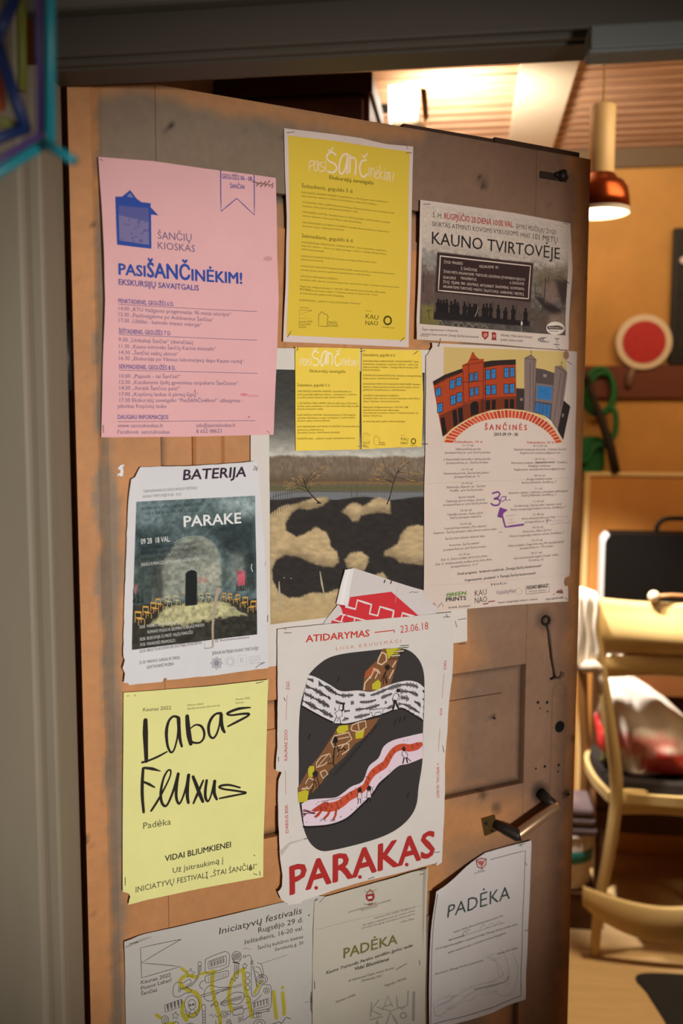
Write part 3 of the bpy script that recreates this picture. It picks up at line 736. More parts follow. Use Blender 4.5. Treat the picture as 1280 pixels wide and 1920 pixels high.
# -- big yellow programme
c = (510, 220, .2343)
Y = paper('poster', 'yellow programme sheet with white borders at the top middle of the door', 'poster', c, 1, (216, 190, 176),
          [(88, 92), (300, 118), (700, 170), (900, 218), (1113, 242), (1110, 700), (1100, 1200), (1088, 1500), (1084, 1842), (500, 1815), (78, 1798), (95, 1300), (108, 900), (108, 800), (98, 500)], amp=.0009, seed=6, curls=[(1100, 250, .02, .002), (100, 1300, .05, .003)])
Y.poly('yellow_field', [(121, 150), (500, 196), (800, 240), (1085, 284), (1082, 900), (1060, 1786), (600, 1768), (106, 1746), (118, 1300), (132, 900), (128, 500)], (222, 184, 62), 0)
OL = (84, 70, 18); OLB = (104, 88, 24)
WORD = [([(200, 180), (198, 275)], 9), ([(200, 182), (240, 172), (238, 215), (202, 232)], 9), ([(287, 180), (258, 190), (248, 262), (272, 272), (289, 182), (292, 276)], 9), ([(341, 190), (311, 195), (310, 222), (345, 245), (340, 277), (305, 280)], 9), ([(361, 180), (362, 272)], 9),
        ([(462, 118), (420, 88), (375, 122), (388, 172), (450, 208), (472, 250), (440, 292), (384, 284)], 19), ([(386, 62), (404, 80), (436, 44)], 13), ([(578, 108), (530, 122), (500, 205), (500, 292), (530, 302), (562, 235), (583, 108), (574, 300)], 19), ([(606, 122), (600, 292)], 19), ([(606, 150), (648, 148), (664, 200), (654, 312)], 19),
        ([(766, 168), (722, 180), (700, 240), (710, 312), (742, 336), (772, 308)], 19), ([(732, 122), (746, 142), (778, 104)], 15), ([(796, 240), (790, 326)], 9), ([(816, 252), (810, 336)], 9), ([(816, 264), (840, 250), (844, 338)], 9), ([(860, 310), (886, 290), (876, 268), (858, 300), (862, 346), (886, 344)], 9), ([(877, 238), (879, 242)], 9),
        ([(906, 222), (900, 356)], 9), ([(932, 284), (905, 316), (936, 358)], 9), ([(951, 282), (948, 362)], 9), ([(952, 260), (953, 264)], 9), ([(971, 290), (967, 370)], 9), ([(972, 296), (986, 290), (988, 370)], 9), ([(990, 296), (1004, 296), (1006, 380)], 9), ([(1042, 294), (1035, 362)], 10), ([(1032, 384), (1031, 388)], 10)]
def wordmark(p, fx, k, col):
    for pts, w in WORD: p.line('heading', [fx(*q) for q in pts], w * k, col, 2, smooth=len(pts) > 2)
wordmark(Y, lambda x, y: ((540 + x * .1875 - 510) / .2343, (270 + y * .1875 - 220) / .2343), .8, (238, 208, 176))
Y.text('heading', 'Ekskursijų savaitgalis', (447, 500), (797, 545), 30, OL, bold=.006)
Y.text('heading', 'Šeštadienis, gegužės 5 d.', (228, 567), (637, 612), 30, OL, bold=.004); Y.text('heading', 'Sekmadienis, gegužės 6 d.', (228, 965), (640, 1006), 30, OL, bold=.004)
lines(Y, [('10:00 ŠANČIŲ GAMINIAI VAIKAMS. Pasivaikščiojimas po Šančių gatves: skirta moksleiviams –', 225, 612, 925, 690), ('dekoratyviniai vaikams, Į svečius kviečia Pamario vaikas Artūras Bolinas.', 228, 640, 830, 708), ('11:30 ŠANČIAI VAIKŲ AKIMIS Pažintinė ekskursija po Žemuosius Šančius, skirta pradinukams ir kiek', 232, 690, 968, 777), ('vyresniems. Ekskursiją vesi gidė Rolanda Girdvainė ir vaikai.', 232, 720, 675, 768),
          ('13:00 ŠANČIŲ GAMYBA. Pasivaikščiojimas po Šančių gamyklas, karišką išradimus, sprogius', 232, 768, 935, 851), ('techninius išbandymus. Svečius kviečia Pamario vaikas Artūras Bolinas.', 232, 797, 708, 854), ('15:00 TRIUKADARIŲ AUTOBUSU PO ŠANČIUS. Vienintelė ekskursija autobusu po Aukštutinius ir', 232, 851, 930, 926), ('Žemutinius Šančius. Gidė Rolanda Girdvainė.', 232, 880, 565, 913),
          ('10:00 EKSKURSIJA-ORIENTACINIS “ATRASK ŠANČIUS”. Skirta moksleiviams, suaugusiems,', 225, 1010, 905, 1077), ('senjorams, šeimoms – visiems, kas mėgsta pramogas ir iššūkius. Teptingai ieškosim dovanų.', 225, 1037, 905, 1104), ('Gidė Rolanda Girdvainė.', 222, 1065, 405, 1083), ('12:00 MALDOS NAMAI ŠANČIUOSE. Kelionė po skirtingų konfesijų maldos namus.', 220, 1120, 825, 1171), ('Gidė Rolanda Girdvainė.', 218, 1147, 400, 1161),
          ('14:00 KAUNO TVIRTOVĖS PAVELDAS IR MANO KIEME. Asmeninis Šančių su viešais kareivinių po Kauno', 218, 1200, 968, 1262), ('tvirtovės statinius, betoninius, gelžbetonį. Pasivaikščiojimas su Vida Bliumkiene.', 215, 1230, 778, 1273), ('15:00 IŠKYLA PRIE PARAKO SANDĖLIO.', 215, 1281, 515, 1304), ('Suneštinės vaišės, viktorina, koncertinis dalyvavimas, skirtas Mamos dienai ir Šančiams. Atvirtų šeimų kiemas.', 212, 1309, 1005, 1369),
          ('Registracija: info@sanciukioskas.lt, +370 678 11288. www.fb.com/sanciukioskas, #fluxuslabas', 210, 1362, 895, 1411), ('Visos ekskursijos nemokamos, išskyrus “Triukadarių autobusu” po Šančius (5 Eur / 3 Eur).', 207, 1389, 832, 1431), ('Jei ekskursija patiks, galėsite palikti arbatpinigių.', 207, 1416, 565, 1441), ('PasiŠANČinėkim – pažinkim nuotykį, įsimintinėdami Šančiuose!', 205, 1472, 692, 1500)], OLB, 14, bold=.004)
def logos(p, fx, k, col=OL):
    def L(pts, w): p.line('logo', [fx(*q) for q in pts], w * k, col, 2)
    def Tx(b, a, e, cap, bold=0): p.text('logo', b, fx(*a), fx(*e), cap * k, col, bold=bold)
    L([(308, 1548), (205, 1545), (205, 1612), (308, 1616), (207, 1580), (308, 1548)], 2.5)
    Tx('Kaunas 2022', (205, 1646), (310, 1643), 15); Tx('Fluxus labas!', (205, 1667), (300, 1664), 15); Tx('Šančiai', (205, 1687), (262, 1686), 14); Tx('Organizuoja', (207, 1528), (278, 1531), 8)
    L([(431, 1676), (361, 1672), (362, 1578), (372, 1575), (386, 1555), (405, 1575), (430, 1581), (432, 1592), (443, 1605), (433, 1603), (431, 1676)], 4)
    Tx('ŠANČIŲ', (440, 1652), (512, 1655), 17); Tx('KIOSKAS', (440, 1676), (517, 1679), 17)
    Tx('KAU', (735, 1611), (835, 1624), 36, .0); Tx('NAO', (735, 1665), (835, 1668), 34); Tx('Partneriai', (732, 1553), (785, 1557), 7)
    c0 = [(912 + 29 * math.cos(t), 1628 + 32 * math.sin(t)) for t in np.linspace(0, 2 * math.pi, 22)]; L(c0, 15)
    Tx('Ekonomikos centras', (870, 1684), (965, 1692), 11)
logos(Y, lambda x, y: (x, y), 1)
Y.line('body_text', [(205, 1372), (300, 1382)], 3, OLB)
for q in (((112, 131), (170, 122)), ((1056, 293), (1100, 293)), ((1060, 238), (1070, 262)), ((112, 1760), (140, 1715)), ((1012, 1795), (1046, 1765))): Y.staple(*q)

# -- the two small yellow flyers
c = (490, 640, .2865)
S1 = paper('flyer', 'small yellow flyer with white hand-drawn heading, left of a pair above the pond picture', 'flyer', c, 2, (240, 202, 78),
           [(212, 40), (420, 42), (634, 48), (632, 300), (630, 708), (420, 712), (215, 716), (212, 400)], amp=.0006, seed=8, group='small yellow flyers')
OL2 = (98, 82, 22)
def small(x, y): return (240 + (x - 190) * .447, 163 + (y - .134 * (x - 190) - 275) * .45 + (x - 190) * .006)
wordmark(S1, small, .44, (246, 228, 190))
S1.text('heading', 'Ekskursijų savaitgalis', (306, 204), (538, 208), 19, OL2, bold=.004); S1.text('heading', 'Šeštadienis, gegužės 5 d.', (225, 296), (438, 296), 18, OL2)
lines(S1, [('10:00 ŠANČIŲ GAMYBA VAIKAMS. Pasivaikščiojimas po', 225, 333, 575, 334), ('Šančių gamyklą išdabintoji vaikams - sentimintams ir svečiams,', 225, 354, 613, 354), ('Į svečius kviečia Pamario vaikas Artūras Bolinas.', 225, 374, 535, 372), ('11:30 ŠANČIAI VAIKŲ AKIMIS. Pažintinė ekskursija po Žemuosius', 225, 411, 614, 411), ('Šančius, skirta pradinukams ir kiek vyresniems. Ekskursiją vesi gidė', 225, 430, 625, 429), ('Rolanda Girdvainė ir vaikai.', 225, 449, 393, 448), ('13:00 ŠANČIŲ GAMYBA. Pasivaikščiojimas po Šančių gamą,', 225, 488, 605, 486), ('techninius išbandymus, sprogius mechanizmus. Į svečius kviečia,', 225, 507, 602, 504), ('Pamario vaikas Artūras Bolinas.', 225, 526, 437, 524),
           ('15:00 TRIUKADARIŲ AUTOBUSU PO ŠANČIUS. Vienintelė ekskursija', 225, 564, 628, 561), ('autobusu po Aukštutinius ir', 225, 584, 398, 583), ('Žemutinius Šančius. Gidė Rolanda Girdvainė.', 225, 603, 502, 600), ('PasiŠANČinėkim – pažinkim nuotykį, vaikšinėdami Šančiuose!', 225, 642, 600, 638)], OL2, 11, bold=.004)
S2 = paper('flyer', 'small yellow flyer of plain text with logos at its foot, right of a pair', 'flyer', c, 2, (240, 200, 76),
           [(646, 50), (840, 56), (1034, 60), (1040, 200), (1045, 350), (1038, 690), (840, 696), (645, 706), (642, 400)], amp=.0006, seed=9, group='small yellow flyers')
S2.text('heading', 'Sekmadienis, gegužės 6 d.', (653, 98), (864, 101), 18, OL2)
lines(S2, [('10:00 EKSKURSIJA-ORIENTACINIS “ATRASK ŠANČIUS”. Skirta', 653, 136, 1015, 140), ('moksleiviams, suaugusiems, senjorams, šeimoms – visiems, kas', 653, 155, 1012, 159), ('mėgsta pramogas ir iššūkius. Teptingai ieškosim dovanų. Gidė', 653, 174, 1012, 178), ('Rolanda Girdvainė.', 653, 193, 765, 194), ('12:00 MALDOS NAMAI ŠANČIUOSE. Kelionė po skirtingų konfesijų,', 655, 229, 1035, 233), ('maldos namus. Gidė Rolanda Girdvainė.', 655, 248, 888, 250), ('14:00 KAUNO TVIRTOVĖS PAVELDAS IR MANO KIEME. Asmeninis', 655, 285, 1027, 288), ('Šančių su viešais kareivinių po Kauno tvirtovės statinius, betono', 655, 304, 1020, 307), ('gelžbetonį. Pasivaikščiojimas su Vida Bliumkiene.', 655, 323, 933, 325), ('15:00 IŠKYLA PRIE PARAKO SANDĖLIO.', 655, 361, 888, 362), ('Suneštinės vaišės, viktorina, koncertinis dalyvavimas, skirtas Mamos', 655, 379, 1023, 380), ('dienai ir Šančiams. Atvirtų šeimų kiemas.', 655, 398, 893, 399),
           ('Registracija: info@sanciukioskas.lt, +370 678 11288.', 655, 436, 948, 437), ('www.fb.com/sanciukioskas, #fluxuslabas', 655, 455, 888, 456), ('Visos ekskursijos nemokamos, išskyrus “Triukadarių autobusu” po', 655, 473, 1012, 474), ('Šančius” (5 Eur/3 Eur).', 655, 492, 780, 493), ('Jei ekskursija patiks, galėsite palikti arbatpinigių.', 655, 529, 928, 529)], OL2, 11, bold=.004)
logos(S2, lambda x, y: (653 + (x - 205) * .466, 612 + (y - 1548) * .52), .5, OL2)
S1.staple((222, 62), (228, 44)); S1.staple((620, 686), (632, 688)); S2.staple((650, 686), (690, 692)); S2.staple((984, 86), (1010, 66)); S2.staple((640, 68), (668, 62)); S2.staple((1040, 672), (1072, 673))

# -- sheet with the red heading and the photograph of a trench
c = (760, 360, .25)
Q = paper('poster', 'landscape sheet with a red date line over a brown photograph of marching soldiers', 'poster', c, 3, (208, 184, 166),
          [(92, 66), (500, 120), (800, 165), (1215, 243), (1224, 600), (1206, 900), (1188, 1188), (900, 1168), (700, 1148), (400, 1128), (60, 1110), (75, 700), (86, 300)], amp=.0008, seed=11, curls=[(1190, 1180, .03, .004), (1215, 600, .04, .003), (60, 1100, .02, .003)])
def trench(C, gx, gy):
    x, y = C[:, 0], C[:, 1] - (C[:, 0] - 110) * .12
    n1 = fbm(x, y, 110); n2 = fbm(x + 60, y * 1.4, 30, 4)
    g = np.interp(y, [90, 330, 430, 520, 640, 800, 1000], [1.0, .98, .86, .62, .5, .44, .38])
    c = np.stack([208 * g, 184 * g, 164 * g], 1) * ((1 - .04 * n2) + (.62 + .8 * n2 - (1 - .04 * n2)) * np.clip((y - 380) / 90, 0, 1))[:, None]
    def put(c, poly, col, s, a=1.0): return mixc(c, col, soft(C, poly, s) * a)
    c = put(c, [(108, 450), (190, 452), (230, 480), (220, 560), (108, 540)], (140, 130, 118), 26, .7)
    c = put(c, [(100, 850), (200, 850), (230, 1010), (90, 1000)], (122, 106, 50), 50, .85)
    c = put(c, [(105, 600), (200, 620), (200, 820), (95, 850)], (98, 72, 62), 50, .8)
    c = put(c, [(930, 600), (1200, 560), (1190, 760), (1000, 760)], (112, 92, 66), 80, .7)
    c = put(c, [(950, 790), (1010, 800), (1100, 860), (1150, 900), (1130, 960), (1020, 880)], (52, 40, 36), 22, .95)
    c = put(c, [(1090, 660), (1190, 680), (1200, 760), (1160, 860), (1110, 740)], (66, 50, 46), 26, .9)
    c = put(c, [(1010, 690), (1100, 690), (1130, 850), (1020, 830)], (132, 102, 90), 40, .7)
    c = put(c, [(920, 880), (1180, 940), (1172, 1080), (930, 1060)], (92, 72, 60), 50, .8)
    c = put(c, [(1060, 930), (1180, 900), (1180, 1020), (1040, 1010)], (138, 112, 94), 40, .8)
    c = put(c, [(215, 457), (937, 540), (908, 1010), (190, 960)], (88, 70, 62), 5, .93)
    c = put(c, [(215, 457), (937, 540), (915, 830), (203, 752)], (58, 40, 37), 4, 1)
    c = put(c, [(195, 900), (910, 975), (907, 1010), (190, 958)], (38, 31, 29), 5, .98)
    return c * (.9 + .2 * fbm(x, y, 8, 2))[:, None]
Q.raster('picture', [(112, 92), (1203, 262), (1170, 1080), (88, 992)], trench, cell=.0015)
random.seed(12)
for i, x in enumerate([225, 245, 265, 288, 325, 350, 372, 425, 462, 492, 512, 568, 592, 620, 678, 730, 788, 878]):
    yb = 905 + (x - 195) * .105; h = random.uniform(92, 116); w = random.uniform(13, 20); dk = (36, 29, 27)
    Q.poly('picture', [(x - w, yb), (x - w * .8, yb - h * .45), (x - w * 1.05, yb - h * .62), (x - w * .4, yb - h * .8), (x + w * .5, yb - h * .8), (x + w, yb - h * .55), (x + w * .7, yb - h * .3), (x + w * .9, yb)], dk, 1)
    Q.disc('picture', x + random.uniform(-3, 4), yb - h * .9, 9, 12, dk, 1, 10)
    if i % 3 == 1: Q.line('picture', [(x + w, yb - h * .4), (x + w * 1.3, yb - h * 1.1)], 4, dk, 1)
Q.line('picture', [(238, 486), (915, 560), (900, 805), (226, 743), (238, 486)], 9, (214, 186, 166), 2)
for pts, w in (([(1028, 650), (1020, 780), (1000, 900)], 8), ([(1050, 640), (1046, 700)], 5), ([(118, 590), (112, 760)], 5), ([(150, 880), (160, 960)], 5), ([(140, 900), (175, 890)], 4), ([(945, 690), (960, 800)], 5), ([(1120, 640), (1200, 690)], 6)):
    Q.line('picture', pts, w, (58, 44, 38), 1)
for x in (210, 330, 370, 430, 480, 545): Q.line('picture', [(x, 1000 + (x - 195) * .06), (x + 30, 965 + (x - 195) * .1), (x + 55, 1005 + (x - 195) * .07)], 4, (150, 132, 108), 1, True)
Q.line('picture', [(526, 868), (516, 905), (500, 938)], 4, (190, 170, 150), 2); Q.poly('picture', [(846, 968), (858, 985), (852, 1006), (843, 1000)], (214, 196, 176), 2); Q.line('picture', [(848, 1000), (846, 1062)], 3, (180, 160, 142), 2)
LT = (206, 178, 158)
lines(Q, [('ŽYGIS  PRASIDĖS', 265, 540, 408, 552), ('KELIAUSIME  IKI', 535, 572, 675, 580), ('Ž. ŠANČIUOSE.', 393, 588, 520, 601), ('ŽYGIO METU APLANKYSIME  TVIRTOVĖS CENTRINIO ĮTVIRTINIMO REDUTO', 262, 611, 875, 671), ('IŠLIKUSIUS', 262, 655, 355, 661), ('FRAGMENTUS.', 395, 660, 515, 671), ('A. ŠANČIUOSE.', 760, 694, 870, 703), ('ŽYGĮ  TĘSIME  PER  CENTRINĮ  ARTILERIJOS  ŠAUDMENŲ  KOMPLEKSĄ,', 260, 688, 872, 741), ('APLANKYSIME TVIRTOVĖS  MAISTO  ŠALDYTUVUS,  KAREIVINIŲ  MIESTELĮ.', 260, 722, 868, 780)], LT, 19, part='board_text')
Q.text('heading', 'Š. M.', (185, 196), (256, 205), 34, (74, 58, 50)); Q.text('heading', 'RUGPJŪČIO 20 DIENĄ 10:00 VAL.', (272, 208), (785, 273), 44, (172, 46, 46), bold=.012); Q.text('heading', 'ĮVYKS PĖSČIŲJŲ ŽYGIS', (805, 276), (1105, 326), 30, (74, 58, 50))
Q.text('heading', 'SKIRTAS ATMINTI KOVOMS VYKUSIOMS', (180, 262), (822, 337), 35, (74, 58, 50)); Q.text('heading', 'PRIEŠ', (838, 341), (910, 353), 28, (74, 58, 50)); Q.text('heading', '101 METŲ', (930, 358), (1114, 390), 42, (62, 50, 44)); Q.text('heading', 'KAUNO TVIRTOVĖJE', (176, 395), (1130, 510), 90, (44, 36, 33), bold=.006)
lines(Q, [('Žygio organizatoriai ir iniciatoriai', 100, 1040, 370, 1052), ('asociacija Kauno tvirtovė, Žemųjų Šančių bendruomenė', 95, 1074, 525, 1098), ('Rėmėjai: Vilties kariai Europoj', 695, 1084, 925, 1099), ('grupės šeimos artelė', 690, 1116, 855, 1127)], (96, 74, 62), 17, shear=.3)
Q.line('body_text', [(85, 1080), (150, 1085)], 4, (96, 74, 62))
Q.poly('logo', [(552, 1048), (603, 1050), (602, 1085), (578, 1112), (553, 1086)], (158, 44, 42), 1); Q.disc('logo', 578, 1076, 15, 15, (206, 150, 120), 2); Q.line('logo', [(566, 1066), (590, 1088)], 5, (150, 40, 40), 3)
Q.poly('logo', [(622, 1062), (642, 1052), (662, 1064), (658, 1070), (660, 1112), (664, 1116), (622, 1112), (626, 1108), (627, 1070)], (150, 42, 46), 1); Q.disc('logo', 643, 1084, 10, 12, (206, 160, 140), 2); Q.disc('logo', 643, 1084, 5, 7, (150, 42, 46), 3)
for k in range(3): Q.line('logo', [(985 + k * 16 + 20, 1092), (970 + k * 16, 1110), (985 + k * 16 + 22, 1132)], 7, (54, 48, 62), 1, True, taper=[.3, 1, .3])
Q.text('logo', 'nida', (1022, 1130), (1050, 1133), 14, (96, 84, 78)); Q.line('logo', [(1092, 1103), (1122, 1105)], 6, (54, 46, 42)); Q.line('logo', [(1107, 1110), (1106, 1136)], 5, (54, 46, 42)); Q.line('logo', [(1084, 1146), (1120, 1149)], 6, (54, 46, 42))
Q.disc('logo', 1098, 1025, 68, 49, (222, 200, 180), 1, 28); Q.poly('logo', [(1036, 1010), (1120, 1004), (1155, 1018), (1156, 1036), (1040, 1034)], (74, 58, 50), 2); Q.disc('logo', 1140, 1024, 13, 14, (120, 96, 80), 3); Q.text('logo', 'BENDRUOMENĖ', (1048, 1026), (1124, 1029), 12, (214, 190, 170), z=3)
Q.line('body_text', [(1050, 1046), (1120, 1050)], 5, (110, 90, 78)); Q.disc('picture', 866, 501, 4, 4, (50, 40, 36), 2, 8)
for q in (((115, 100), (165, 98)), ((1160, 243), (1196, 250)), ((230, 1160), (241, 1100)), ((1098, 1160), (1125, 1185))): Q.staple(*q)

# -- programme with the brick houses
c = (770, 640, .2707)
N = paper('poster', 'tall cream programme with brick buildings over a red arch on the right of the door', 'poster', c, 2, (214, 190, 172),
          [(132, 12), (500, 30), (1136, 72), (1128, 500), (1116, 900), (1098, 1300), (1086, 1590), (1078, 1622), (1050, 1634), (1040, 1662), (1046, 1690), (1066, 1688), (1063, 1794), (600, 1830), (215, 1862), (76, 1880), (78, 1500), (80, 1000), (88, 600), (92, 300), (92, 102), (104, 92), (122, 62), (136, 40)], amp=.0008, seed=13, curls=[(1060, 1780, .03, .004), (1110, 900, .06, .002)])
k2 = .2266 / .2707; fx = lambda x, y: ((790 + x * .2266 - 770) / .2707, (650 + y * .2266 - 640) / .2707)
def NP(pts, col, z=1, **k): N.poly('illustration', [fx(*q) for q in pts], col, z, **k)
def NL(pts, w, col, z=3, **k): N.line('illustration', [fx(*q) for q in pts], w * k2, col, z, **k)
NP([(168, 6), (700, 22), (1182, 42), (1186, 215), (1150, 430), (1000, 600), (690, 540), (168, 420)], (204, 170, 104), 0)
N.disc('stain', *fx(1180, 72), 20, 30, (150, 112, 88), 1)
BR, DB, BL = (170, 66, 34), (52, 38, 33), (58, 124, 176)
NP([(78, 290), (180, 232), (322, 182), (320, 155), (362, 135), (378, 112), (398, 62), (400, 50), (416, 47), (420, 62), (436, 84), (462, 105), (500, 102), (498, 126), (560, 117), (762, 107), (764, 345), (764, 520), (690, 518), (560, 526), (420, 572), (290, 652), (158, 746), (120, 540)], BR, 1)
NP([(132, 570), (230, 524), (330, 480), (420, 452), (500, 436), (640, 426), (764, 418), (764, 520), (690, 518), (560, 526), (420, 572), (290, 652), (158, 746)], (118, 52, 30), 2)
NP([(78, 290), (180, 232), (322, 182), (328, 208), (190, 264), (88, 322)], DB, 2); NP([(500, 128), (560, 117), (762, 107), (762, 152), (620, 156), (500, 176)], DB, 2)
NP([(764, 345), (830, 348), (830, 526), (764, 521)], (62, 50, 46), 2); NP([(795, 425), (818, 428), (816, 450), (796, 448)], (140, 112, 96), 3)
random.seed(21)
for k in range(150):
    x = random.uniform(100, 750); y = random.uniform(150, 560)
    if y < 560 - (x - 100) * .55 or y > 240: 
        yy = y if x > 330 else max(y, 300)
        if 330 < x < 760 and 200 < yy < 420 or x < 330 and 300 < yy < 480: NL([(x, yy), (x + 9, yy - 2)], 3, (128, 48, 26), 2)
for q in ([(140, 592), (172, 580), (192, 706), (160, 742)], [(238, 532), (274, 520), (284, 650), (250, 668)], [(286, 514), (324, 500), (330, 614), (295, 640)], [(392, 572), (388, 490), (396, 466), (418, 452), (440, 452), (454, 474), (456, 552)], [(515, 446), (548, 443), (548, 520), (512, 526)], [(564, 442), (596, 440), (592, 520), (562, 523)], [(667, 438), (699, 436), (699, 512), (667, 514)], [(712, 436), (745, 435), (745, 513), (712, 513)]):
    NP(q, (38, 30, 27), 3)
for x0, y0, x1, y1, sk in [(104, 340, 143, 400, 12), (118, 466, 156, 535, 12), (222, 274, 258, 342, 10), (276, 254, 312, 320, 10), (228, 402, 266, 474, 10), (280, 380, 318, 454, 8), (384, 223, 408, 284, 3), (425, 214, 447, 278, 2), (388, 345, 412, 408, 3), (428, 336, 452, 396, 2), (516, 195, 548, 270, 2), (562, 188, 594, 262, 2), (517, 322, 550, 396, 2), (565, 320, 597, 392, 2), (667, 178, 700, 256, 0), (717, 176, 748, 250, 0), (667, 314, 698, 386, 0), (713, 312, 748, 384, 0)]:
    e = 5; NP([(x0 - e, y0 + sk - e), (x1 + e, y0 - e), (x1 + e, y1 + e), (x0 - e, y1 + sk + e)], (60, 34, 28), 3)
    NP([(x0, y0 + sk), (x1, y0), (x1, y1), (x0, y1 + sk)], BL, 4)
    NL([((x0 + x1) / 2, y0 + sk / 2), ((x0 + x1) / 2, y1 + sk / 2)], 3, (36, 66, 98), 5); NL([(x0, (y0 + y1) / 2 - 12 + sk), (x1, (y0 + y1) / 2 - 12)], 3, (36, 66, 98), 5)
for q in ([(326, 200), (336, 480)], [(372, 140), (378, 450)], [(496, 130), (494, 540)], [(510, 170), (508, 520)]): NL(q, 5, (84, 34, 22), 4)
for q in ([(322, 296), (410, 292), (494, 282)], [(322, 158), (372, 150), (494, 128)], [(378, 112), (460, 106)], [(330, 470), (392, 448), (494, 432)], [(510, 428), (640, 420), (764, 414)], [(100, 322), (200, 268), (322, 212)]): NL(q, 5, (92, 36, 24), 4)
for k in range(8): NL([(474, 446 + k * 13), (492, 444 + k * 13)], 6, (60, 30, 22), 4)
GR, DG = (132, 108, 98), (62, 48, 44)
NP([(930, 178), (1000, 190), (1082, 220), (1062, 620), (1000, 572), (905, 545)], (88, 72, 66), 2); NP([(930, 300), (1068, 320), (1060, 470), (920, 450)], (124, 104, 98), 3)
NP([(940, 322), (1064, 336), (1054, 446), (932, 430)], (54, 112, 160), 4); NP([(924, 462), (1050, 484), (1040, 596), (1000, 568), (914, 538)], (58, 104, 148), 4)
for x in (958, 985, 1018): NL([(x, 466), (x - 4, 560)], 4, (40, 54, 74), 5)
for k in range(60): NL([(random.uniform(938, 1050), random.uniform(332, 436))] * 1 + [(random.uniform(938, 1050), random.uniform(332, 436))], 1.2, (44, 92, 136), 5) if k < 14 else None
NP([(834, 98), (888, 66), (934, 112), (920, 300), (906, 556), (865, 540), (828, 526)], GR, 3); NP([(1086, 164), (1140, 156), (1188, 216), (1160, 430), (1106, 692), (1075, 652), (1050, 606)], GR, 5)
for q in ([(838, 98), (930, 112)], [(888, 70), (836, 98)], [(888, 68), (932, 110)], [(882, 130), (874, 520)], [(912, 112), (900, 540)]): NL(q, 4, DG, 6)
for q in ([(1088, 165), (1186, 216)], [(1134, 216), (1098, 470), (1070, 640)], [(1168, 212), (1130, 500)]): NL(q, 4, DG, 6)
for q in ([(889, 34), (888, 70)], [(882, 46), (896, 46)], [(1142, 122), (1141, 158)], [(1135, 134), (1149, 134)]): NL(q, 4, (70, 52, 46), 6)
NP([(1152, 440), (1212, 495), (1186, 620), (1152, 772), (1106, 694), (1130, 570)], (52, 42, 38), 4); NP([(1142, 556), (1160, 552), (1158, 580), (1143, 584)], (140, 112, 96), 5); NP([(990, 226), (1020, 232), (1016, 256), (990, 250)], (150, 124, 110), 4)
outer = catmull([(155, 792), (205, 705), (290, 642), (400, 582), (520, 540), (690, 516), (850, 535), (950, 568), (1045, 636), (1105, 716), (1152, 792)], 8)
inner = catmull([(240, 798), (282, 742), (342, 692), (420, 642), (530, 606), (700, 590), (838, 606), (935, 650), (1015, 702), (1066, 758), (1092, 800)], 8)
NP(outer + inner[::-1], (218, 180, 128), 6)
oc, ic = np.array(outer), np.array(inner); nb = 36
def along(c_, t):
    L = np.r_[0, np.cumsum(np.linalg.norm(np.diff(c_, axis=0), axis=1))]; L /= L[-1]
    return np.array([np.interp(t, L, c_[:, 0]), np.interp(t, L, c_[:, 1])])
for k in range(nb):
    a, b = (k + .12) / nb, (k + .88) / nb; j = random.uniform(.1, .2)
    o1, o2, i1, i2 = along(oc, a), along(oc, b), along(ic, a), along(ic, b)
    NP([o1 + (i1 - o1) * j, o2 + (i2 - o2) * j, o2 + (i2 - o2) * .98, o1 + (i1 - o1) * .98], random.choice([(196, 66, 50), (204, 74, 56), (186, 58, 46)]), 7)
N.text('heading', 'Š A N Č I N Ė S', fx(506, 688), fx(850, 690), 42 * k2 * 1.05, (192, 62, 52), bold=.022, z=7); N.text('heading', '2015 09 19 - 20', fx(581, 737), fx(775, 738), 25 * k2, (72, 56, 48), bold=.015, z=7)
def ctr(rows, cap, col, bold=0.0):
    for b, x, y, hw in rows:
        sl = -max(0, y - 700) / 900 * .1
        N.text('body_text', b, (x - hw, y - sl * hw), (x + hw, y + sl * hw), cap, col, bold=bold)
BT = (92, 74, 64)
ctr([('Šeštadienis, 19 d.', 385, 703, 98), ('Sekmadienis, 20 d.', 882, 707, 95)], 15, (188, 70, 60), .012)
